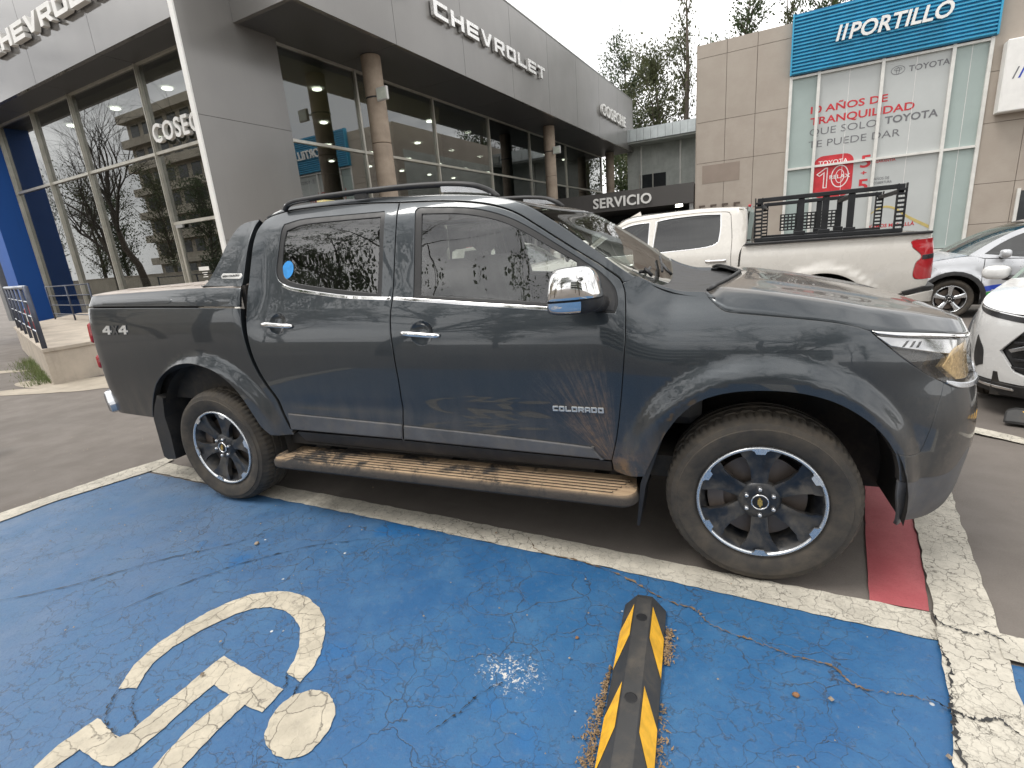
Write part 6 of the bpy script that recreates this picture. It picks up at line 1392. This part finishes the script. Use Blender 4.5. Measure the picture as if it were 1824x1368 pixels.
# ------------------------------------------------------------------ compact SUVs
SUVD = cub([.15,.22,.35,.6,.8,.95,1.03,1.12,1.3,1.5,1.6,1.7],[.10,.06,.03,.010,.010,.035,.07,.12,.20,.285,.34,.44])
def suv(name, label, loc, rz, paint, stripes):
    def dep(s, z):
        d = SUVD(z)
        for xc in (0., -2.64):
            r = math.hypot(s - xc, z - .36)
            if r < .6: d -= .026 * (1 - sm(.46, .56, r))
        return d
    SK = Skin([-4.5, -3.75, -3.62, -3.45, -3.3, .30, .58, .80, 1.0, 1.75], [-90, -84, -55, -12, 0, 0, 20, 58, 74, 90], dep, .92, s0=-1.)
    sc_ = .9
    while SK(sc_, .6)[1] < 0: sc_ += .01
    st_ = -3.7
    while SK(st_, .8)[1] < 0: st_ -= .01
    t = thing(name, label, 'car', loc, rz); P = lambda *a, **k: panel(*a, parent=t, **k)
    k_ = dict(g=.08, db=.045)
    fa = circ_arc(0, .36, .42, -12, 192); ra = circ_arc(-2.64, .36, .42, -12, 192)
    P('front_fender', SK, path([(-.40,.40),(-.38,.7),(-.40,1.02)], [(-.40,1.02),(-.2,1.075),(.2,1.03),(.55,.955)], [(.55,.955),(.60,.90),(.62,.80)], [(.62,.80),(.56,.62),(.48,.42)], [(.48,.42),fa[0]], fa, [fa[-1],(-.40,.40)]), mat=paint, **k_)
    P('front_door', SK, path([(-1.42,.40),(-1.40,.98)], [(-1.40,.98),(-.9,1.0),(-.405,1.02)], [(-.405,1.02),(-.385,.7),(-.405,.40)], [(-.405,.40),(-1.42,.40)]), mat=paint, **k_)
    P('rear_door', SK, path([(-2.30,.80),(-2.33,1.0)], [(-2.33,1.0),(-1.9,.975),(-1.405,.98)], [(-1.405,.98),(-1.425,.40)], [(-1.425,.40),(-2.12,.40),(-2.22,.6),(-2.30,.80)]), mat=paint, **k_)
    P('rear_quarter', SK, path([(-2.335,1.0),(-2.305,.80),(-2.225,.6),(-2.13,.42)], [(-2.13,.42),ra[0]], ra, [ra[-1],(-3.2,.40)], [(-3.2,.40),(-3.7,.45),(-3.72,1.0)], [(-3.72,1.0),(-3.0,1.03),(-2.335,1.0)]), mat=paint, **k_)
    top = [(-.18,1.085),(-.5,1.30),(-.82,1.465),(-1.2,1.575),(-1.7,1.625),(-2.4,1.62),(-3.0,1.56),(-3.35,1.42),(-3.68,1.05)]
    ins = [(-.40,1.10),(-.62,1.265),(-.9,1.405),(-1.25,1.49),(-1.8,1.525),(-2.5,1.51),(-2.85,1.46),(-3.12,1.30),(-3.05,1.06),(-2.3,1.03),(-1.4,1.01),(-.9,1.025)]
    fr = P('greenhouse_frame', SK, path(top, [(-3.68,1.05),(-3.0,1.035),(-2.335,1.005),(-1.4,.985),(-.9,1.005),(-.40,1.025)], [(-.40,1.025),(-.18,1.085)]), holes=[path(ins[:9], ins[8:] + [ins[0]])], mat=paint, g=.07, db=.045)
    panel('side_glass', SK, path(ins[:9], ins[8:] + [ins[0]]), [], 'car_glass_dark', fr, off=.012, gap=-.006, flange=0, bev=0, g=.1)
    for x in (-1.42, -2.42): panel('window_pillar', SK, [(x - .04, 1.03), (x + .04, 1.03), (x + .02, 1.51), (x - .06, 1.51)], [], 'rubber_black', fr, off=.006, flange=.004)
    P('sill_cladding', SK, [(-2.2,.24),(-.44,.24),(-.44,.395),(-2.2,.395)], mat='black_plastic', off=-.008, g=.2)
    for c in (0, -2.64):
        o_ = circ_arc(c, .36, .475, -14, 194) ; i_ = circ_arc(c, .36, .405, -14, 194); P('arch_cladding', SK, o_ + list(reversed(i_)), mat='black_plastic', off=-.010, gap=0, g=.1)
        m = MB(); m.lathe([(.42, .03), (.42, .36)], 20, (c, -.92, .36), 'y', R(-10), R(190)); m.lathe([(.05, .35), (.42, .35)], 20, (c, -.92, .36), 'y', R(-10), R(190)); m.build('wheel_arch_liner', 'underbody', t)
    # nose
    P('front_bumper', SK, path([(.625,.80),(.60,.90),(.565,.945)], [(.565,.945),(.9,.905),(1.2,.89),(sc_,.885)], [(sc_,.885),(sc_,.80)], [(sc_,.80),(1.0,.80)], [(1.0,.80),(.86,.60)], [(.86,.60),(.96,.44)], [(.96,.44),(1.06,.40)], [(1.06,.40),(sc_,.40)], [(sc_,.40),(sc_,.34)], [(sc_,.34),(1.0,.33)], [(1.0,.33),(.70,.34)], [(.70,.34),(.50,.40)], [(.50,.40),(.56,.62),(.625,.80)]), mat=paint, **k_)
    gr = P('grille', SK, path([(sc_,.80),(1.0,.80)], [(1.0,.80),(.86,.60)], [(.86,.60),(.96,.44)], [(.96,.44),(1.06,.40)], [(1.06,.40),(sc_,.40)], [(sc_,.40),(sc_,.80)]), mat='black_plastic', off=.03, gap=0, g=.1)
    for z in (.46, .53, .60, .67, .74): panel('grille_slat', SK, [(.93, z), (sc_, z), (sc_, z + .02), (.93, z + .02)], [], 'lamp_dark', gr, off=.008, gap=0, g=.1, flange=.02)
    panel('grille_blade', SK, [(.91, .62), (1.25, .78), (1.29, .765), (.93, .60)], [], 'silver_metal', gr, off=-.004, gap=0, flange=.02)
    P('corner_intake', SK, path([(.66,.70),(.73,.60),(.74,.46)], [(.74,.46),(.66,.42)], [(.66,.42),(.63,.52),(.66,.70)]), mat='black_plastic', off=-.004, gap=0, flange=.01)
    P('lower_lip', SK, [(.50,.385),(.70,.335),(1.0,.325),(sc_,.335),(sc_,.22),(.9,.23),(.62,.26),(.53,.30)], mat='black_plastic', off=-.02, gap=0, flange=.06)
    P('lip_trim', SK, path([(.66,.31),(.80,.285),(.98,.28)], [(.98,.28),(.96,.30),(.80,.308),(.66,.33)], [(.66,.33),(.66,.31)]), mat='chrome', off=-.026, gap=0, flange=.006, bev=.002)
    hl_ = P('headlamp', SK, path([(.55,.93),(.70,.885),(1.0,.84),(1.25,.825)], [(1.25,.825),(1.22,.875)], [(1.22,.875),(.95,.90),(.72,.935),(.55,.955)], [(.55,.955),(.55,.93)]), mat='lamp_dark', off=-.003, gap=0, flange=.01)
    panel('daylight_strip', SK, [(.60,.938),(.95,.888),(1.2,.862),(1.2,.870),(.95,.898),(.60,.948)], [], 'lamp_chrome', hl_, off=-.008, gap=0, flange=.004)
    for o in list(t.children):
        mirror(o)
    def uat(x):
        q = spline(top, 6); xs = [-p[0] for p in q]; i = max(0, min(len(xs)-2, bisect.bisect_right(xs, -x) - 1)); k = (-x - xs[i]) / (xs[i+1] - xs[i] + 1e-9); return SK(lerp(q[i][0], q[i+1][0], k), lerp(q[i][1], q[i+1][1], k))
    def strip_(x0, x1, bulge, xb0, xb1):
        def f(u, v):
            E = uat(lerp(x0, x1, u)); y = lerp(E.y, -E.y, v); q = 1 - abs(y / E.y); g_ = 1 - (1 - q) ** 2.2; return Vector((E.x + lerp(xb0, xb1, u) * g_, y, E.z + bulge * g_))
        return f
    grid_patch('windshield', strip_(-.18, -1.05, .03, .25, .08), 12, 18, 'windshield_glass', t, flip=True); grid_patch('roof', strip_(-1.05, -3.2, .04, .08, 0), 24, 18, paint, t, flip=True); grid_patch('rear_hatch', strip_(-3.2, -3.68, .04, 0, 0), 8, 18, 'car_glass_dark', t, flip=True)
    grid_patch('tailgate', lambda u, v: SK(lerp(st_, -3.6, u), lerp(.4, 1.05, v), .004), 8, 8, paint, t); c = mirror(t.children[-1])
    def hood3(u, v):
        s_ = lerp(-.18, sc_ - .02, u); E = SK(s_, lin([-.18, .2, .55, .9, sc_], [1.085, 1.035, .955, .91, .89])(s_), 0.); y = lerp(E.y, -E.y, v); q = 1 - abs(y / E.y) if abs(E.y) > .02 else 1; h = lerp(.05, .03, u) * (1 - (1 - q) ** 3); return Vector((E.x + .22 * (1 - u) * (1 - (1 - q) ** 2), y, E.z + h))
    grid_patch('hood', hood3, 24, 20, paint, t)
    for sg in (-1, 1):
        def mr(u, v):
            th, ph = lerp(-1.57, 1.57, u), v * 6.2832; p_ = lambda w, q: math.copysign(abs(w) ** q, w); return Vector((-.62 + .075 * p_(math.cos(th), .6) * p_(math.cos(ph), .8), sg * (.98 + .10 * p_(math.cos(th), .6) * p_(math.sin(ph), .7)), 1.10 + .07 * p_(math.sin(th), .8)))
        grid_patch('side_mirror', mr, 12, 18, paint, t, flip=sg < 0); m = MB(); m.tube([(-.60, sg * .82, 1.04), (-.62, sg * .93, 1.05)], .03, 8); m.build('mirror_arm', 'black_plastic', t)
        for x in (0, -2.64): make_wheel(t, (x, sg * .885, .345), .345, .235, .23, 'five', .3, -sg)
    m = MB(); m.box(-3.4, .75, -.7, .7, .22, .42); m.box(-.1, .7, -.6, .6, .42, .85); m.box(-3.3, -.9, -.78, .78, .42, .60); m.build('chassis', 'underbody', t); m = MB(); m.box(-1.9, -1.65, -.65, -.12, .6, 1.35, .06); m.box(-1.9, -1.65, .12, .65, .6, 1.35, .06); m.box(-.95, -.5, -.7, .7, .6, 1.03, .06); m.box(-2.8, -2.55, -.65, .65, .6, 1.3, .06); m.build('cabin', 'cabin_dark', t)
    if stripes:
        sk2 = lambda *a: SK(*a)
        for o_, mt in ((path([(-.42,.56),(-.7,.60),(-1.0,.61),(-1.6,.58)], [(-1.6,.58),(-1.6,.54),(-1.0,.55),(-.42,.47)], [(-.42,.47),(-.42,.56)]), 'graphic_blue'), (path([(-.42,.45),(-.8,.515),(-1.6,.52)], [(-1.6,.52),(-1.6,.41),(-.42,.41)], [(-.42,.41),(-.42,.45)]), 'graphic_green'), (path([(-.98,.80),(-1.3,.83)], [(-1.3,.83),(-1.3,.74),(-1.0,.72)], [(-1.0,.72),(-.98,.80)]), 'graphic_teal')):
            for sgn in (0, 1):
                o = panel('door_graphic', SK, o_, [], mt, t, off=-.0025, gap=0, flange=0, bev=0, g=.1)
                if sgn: o.scale = (1, -1, 1)
    return t
suv('parked_suv', 'silver compact SUV with blue and green door graphics before the poster window', BW(5.67, 9.8 + .92, -.385), math.pi - TH, 'silver_car_paint', True)
suv('parked_suv', 'white SUV whose dark hexagonal grille faces the wheel stop', Vector((5.78, 2.87, -.06)), R(240), 'pearl_white_paint', False).scale = (1, 1, .87)
w2 = copy_tree(wp); w2.location = BW(-5.6, 10.6, gz(10)); w2.rotation_euler = (0, 0, -TH)
tag(w2, 'plain white pickup without a rack, seen through the windows of the dark pickup', 'pickup truck')
for ch in list(w2.children):
    if ch.name.startswith('bed_rack'):
        for g_ in list(ch.children): bpy.data.objects.remove(g_)
        bpy.data.objects.remove(ch)
# ------------------------------------------------------------------ trees
def bare_tree(loc, h, seed, label, spread=.5, group='bare street trees'):
    rd = random.Random(seed); t = thing('bare_tree', label, 'tree', loc, rd.uniform(0, 6.28), group); tr, br = MB(), MB()
    def grow(p, d, L, r, lvl):
        n = 4 if lvl < 2 else 3; pts, rs = [p], [r]; q, dd = p.copy(), d.copy()
        for i in range(n):
            dd = (dd + Vector((rd.gauss(0, .16), rd.gauss(0, .16), rd.gauss(.03, .10)))).normalized(); q = q + dd * (L / n); pts.append(q.copy()); rs.append(r * (1 - .5 * (i + 1) / n))
        (tr if lvl == 0 else br).tube(pts, rs, 7 if lvl == 0 else (5 if lvl < 3 else 3), cap=False)
        if lvl >= 5: return
        k = 4 if lvl < 2 else 3
        for c in range(k):
            i = rd.randint(max(1, n - 2), n) if lvl else rd.randint(n - 1, n); base = pts[i]; ax = dd.orthogonal().normalized(); ax.rotate(Matrix.Rotation(rd.uniform(0, 6.28), 3, dd)); nd = (dd + ax * rd.uniform(spread * .6, spread * 1.7)).normalized()
            grow(base, nd, L * rd.uniform(.58, .85), rs[i] * rd.uniform(.6, .8), lvl + 1)
    grow(Vector((0, 0, -.2)), Vector((0, 0, 1)), h * .30, h * .018, 0)
    tr.build('trunk', 'bark', t, smooth=True); br.build('crown', 'bark_dark', t, smooth=True); return t
def leafy_tree(loc, h, rad, seed, label, n=5200, mat='leaf_dark', slim=False, group='trees behind the buildings'):
    rd = random.Random(seed); t = thing('feathery_tree', label, 'tree', loc, rd.uniform(0, 6.28), group); tr, lf = MB(), MB(); ends = []
    tr.tube([(0, 0, -.3), (rd.gauss(0, .1), rd.gauss(0, .1), h * .35), (rd.gauss(0, .2), rd.gauss(0, .2), h * .7), (rd.gauss(0, .2), rd.gauss(0, .2), h * .97)], [h * .016, h * .012, h * .007, .02], 8)
    nb = int(26 + h * 2.4)
    for k in range(nb):
        z0 = h * rd.uniform(.14, .93); f = (z0 / h); env = rad * (math.sin(math.pi * min(1, (1 - f) * .95 + .06)) ** .7) * rd.uniform(.45, 1.2); a = rd.uniform(0, 6.28); up = rd.uniform(.45, 1.25) if not slim else rd.uniform(1.1, 2.6)
        L = env; p0 = Vector((0, 0, z0)); d = Vector((math.cos(a), math.sin(a), up)).normalized(); p1 = p0 + d * L * .55 + Vector((0, 0, .1)); p2 = p0 + d * L * (1.0 if not slim else 1.25) + Vector((0, 0, L * .25))
        tr.tube([p0, p1, p2], [.05 * (1 - f) + .022, .03, .008], 4, cap=False)
        for s_ in range(4): ends.append((p0.lerp(p1, .35 + .65 * s_ / 3) if s_ < 2 else p1.lerp(p2, (s_ - 1) / 2), d, L))
    per = max(1, n // len(ends))
    for c, d, L in ends:
        if rd.random() < .12: continue
        cr_ = .22 + .16 * L
        for k in range(per):
            v = Vector((rd.gauss(0, 1), rd.gauss(0, 1), rd.gauss(0, 1))) * cr_ * .55; p = c + v; ax = (d * .8 + Vector((rd.gauss(0, .6), rd.gauss(0, .6), rd.gauss(.35, .5)))).normalized(); w = ax.orthogonal().normalized(); w.rotate(Matrix.Rotation(rd.uniform(0, 6.28), 3, ax))
            l = rd.uniform(.10, .26); ww = l * rd.uniform(.16, .34)
            lf.add([p, p + ax * l * .5 + w * ww, p + ax * l, p + ax * l * .5 - w * ww], [(0, 1, 2, 3)])
    tr.build('trunk', 'bark', t, smooth=True); lf.build('crown', mat, t); return t
G1 = 'trees behind the buildings'
leafy_tree(BW(-8.4, 41, G), 15.6, 3.0, 1, 'dense dark feathery tree rising beside the end of the grey fascia', 16000)
leafy_tree(BW(-6.0, 39, G), 14.2, 3.3, 2, 'broad olive feathery tree above the white sheet roof', 17000, 'leaf_olive')
leafy_tree(BW(-3.7, 38, G), 18.0, 1.7, 3, 'tall slim wispy tree beside the stone wall corner', 3600, 'leaf_olive', True)
leafy_tree(BW(2.4, 38, G), 15.6, 1.2, 14, 'wispy tree tip showing over the stone wall beside the blue sign', 2600, 'leaf_olive', True)
leafy_tree(BW(-10.0, 44, G), 13.5, 2.2, 9, 'short dark tree showing over the grey fascia end', 9000)
leafy_tree(BW(-2.4, 42, G), 15.5, 2.0, 4, 'thin dark tree half hidden by the stone wall edge', 7000, 'leaf_dark', False)
leafy_tree(BW(.3, 36, G), 15.6, 2.1, 5, 'tree top showing over the stone wall', 7000, 'leaf_dark')
leafy_tree(BW(4.6, 37, G), 17.6, 3.0, 6, 'dark tree top showing above the blue ribbed sign', 11000, 'leaf_dark')
# the street side behind the viewer, seen only as reflections
G2 = 'bare street trees'
for k, (a, b, h) in enumerate(((-25, -5.5, 12), (-30, -8, 18), (-38, -7, 17), (-34, -12, 18), (-46, -9, 17), (-13, -10, 9), (3.5, -12.5, 12), (13, -11, 11), (-14, -17, 13))):
    bare_tree(BW(a, b), h, 20 + k, 'bare branching street tree on the far side of the lot', .5, G2)
def leafed(t, n, seed, mat):
    # young leaves along the twigs
    rd = random.Random(seed); cr = [c for c in t.children if c.name.startswith('crown')][0]; me = cr.data; lf = MB(); k = len(me.vertices)
    for i in range(n):
        p = me.vertices[rd.randrange(k // 3, k)].co + Vector((rd.gauss(0, .09), rd.gauss(0, .09), rd.gauss(0, .09))); ax = Vector((rd.gauss(0, 1), rd.gauss(0, 1), rd.gauss(0, 1))).normalized(); w = ax.orthogonal().normalized(); l = rd.uniform(.035, .095)
        lf.add([p, p + ax * l * .5 + w * l * .3, p + ax * l, p + ax * l * .5 - w * l * .3], [(0, 1, 2, 3)])
    lf.build('leaves', mat, t)
for k, (a, b, h, lab) in enumerate(((-3.2, -7.6, 14, 'sparse young-leaved tree standing behind the viewer over the blue bay'), (4.6, -8.2, 13, 'sparse young-leaved tree standing behind the next bay'), (-9.0, -8.0, 14, 'sparse young-leaved tree by the lot exit'))):
    t = bare_tree(BW(a, b), h, 60 + k, lab, .55, 'young-leaved trees at the lot edge'); leafed(t, 30000, k, 'leaf_dark')
G3 = 'leafy trees across the street'
for k, (a, b, h) in enumerate(((-42, -15, 9), (-50, -16, 11), (-58, -15.5, 10), (-66, -17, 12), (-75, -16, 11), (-4, -19, 9.5), (8, -21, 10), (22, -14, 9), (26, 6, 9), (30, 16, 10), (-38, -22, 10))):
    leafy_tree(BW(a, b), h, h * .33, 40 + k, 'leafy roadside tree across the street', 6000, 'leaf_olive' if k % 2 else 'leaf_dark', False, G3)
ap = bthing('apartment_block', 'beige apartment block with long balconies across the street', 'building', -86, -34, 0)
m = MB(); m.box(0, 34, -12, 0, 0, 24.5); m.build('wall', 'plaster_beige', ap)
for f in range(7):
    z = 1.2 + f * 3.4
    m = MB(); m.box(-.2, 34.2, .002, 1.2, z + 1.95, z + 2.15); m.build('balcony_slab', 'plaster_beige', ap)
    m = MB(); m.box(-.2, 34.2, 1.1, 1.2, z + 2.15, z + 3.0); m.build('balcony_front', 'plaster_beige', ap)
    for k in range(10):
        m = MB(); m.box(1 + k * 3.2, 3.1 + k * 3.2, .003, .05, z, z + 1.7); m.build('window', 'window_dark', ap)
ob = bthing('office_block', 'grey office block with window bands across the street', 'building', 0, -40, 0)
m = MB(); m.box(0, 26, -12, 0, 0, 14); m.build('wall', 'plaster_pale', ob)
for f in range(4):
    m = MB(); m.box(.5, 25.5, .003, .06, 1.2 + f * 3.3, 3.0 + f * 3.3); m.build('window_band', 'window_dark', ob)
bw = bthing('boundary_wall', 'low plastered boundary wall along the far pavement', 'wall', -100, -15, 0)
m = MB(); m.box(0, 94, -.2, 0, 0, 1.6); m.build('wall', 'plaster_beige', bw); m = MB(); m.box(-.05, 94.05, -.26, .06, 1.601, 1.68); m.build('coping', 'platform_concrete', bw)
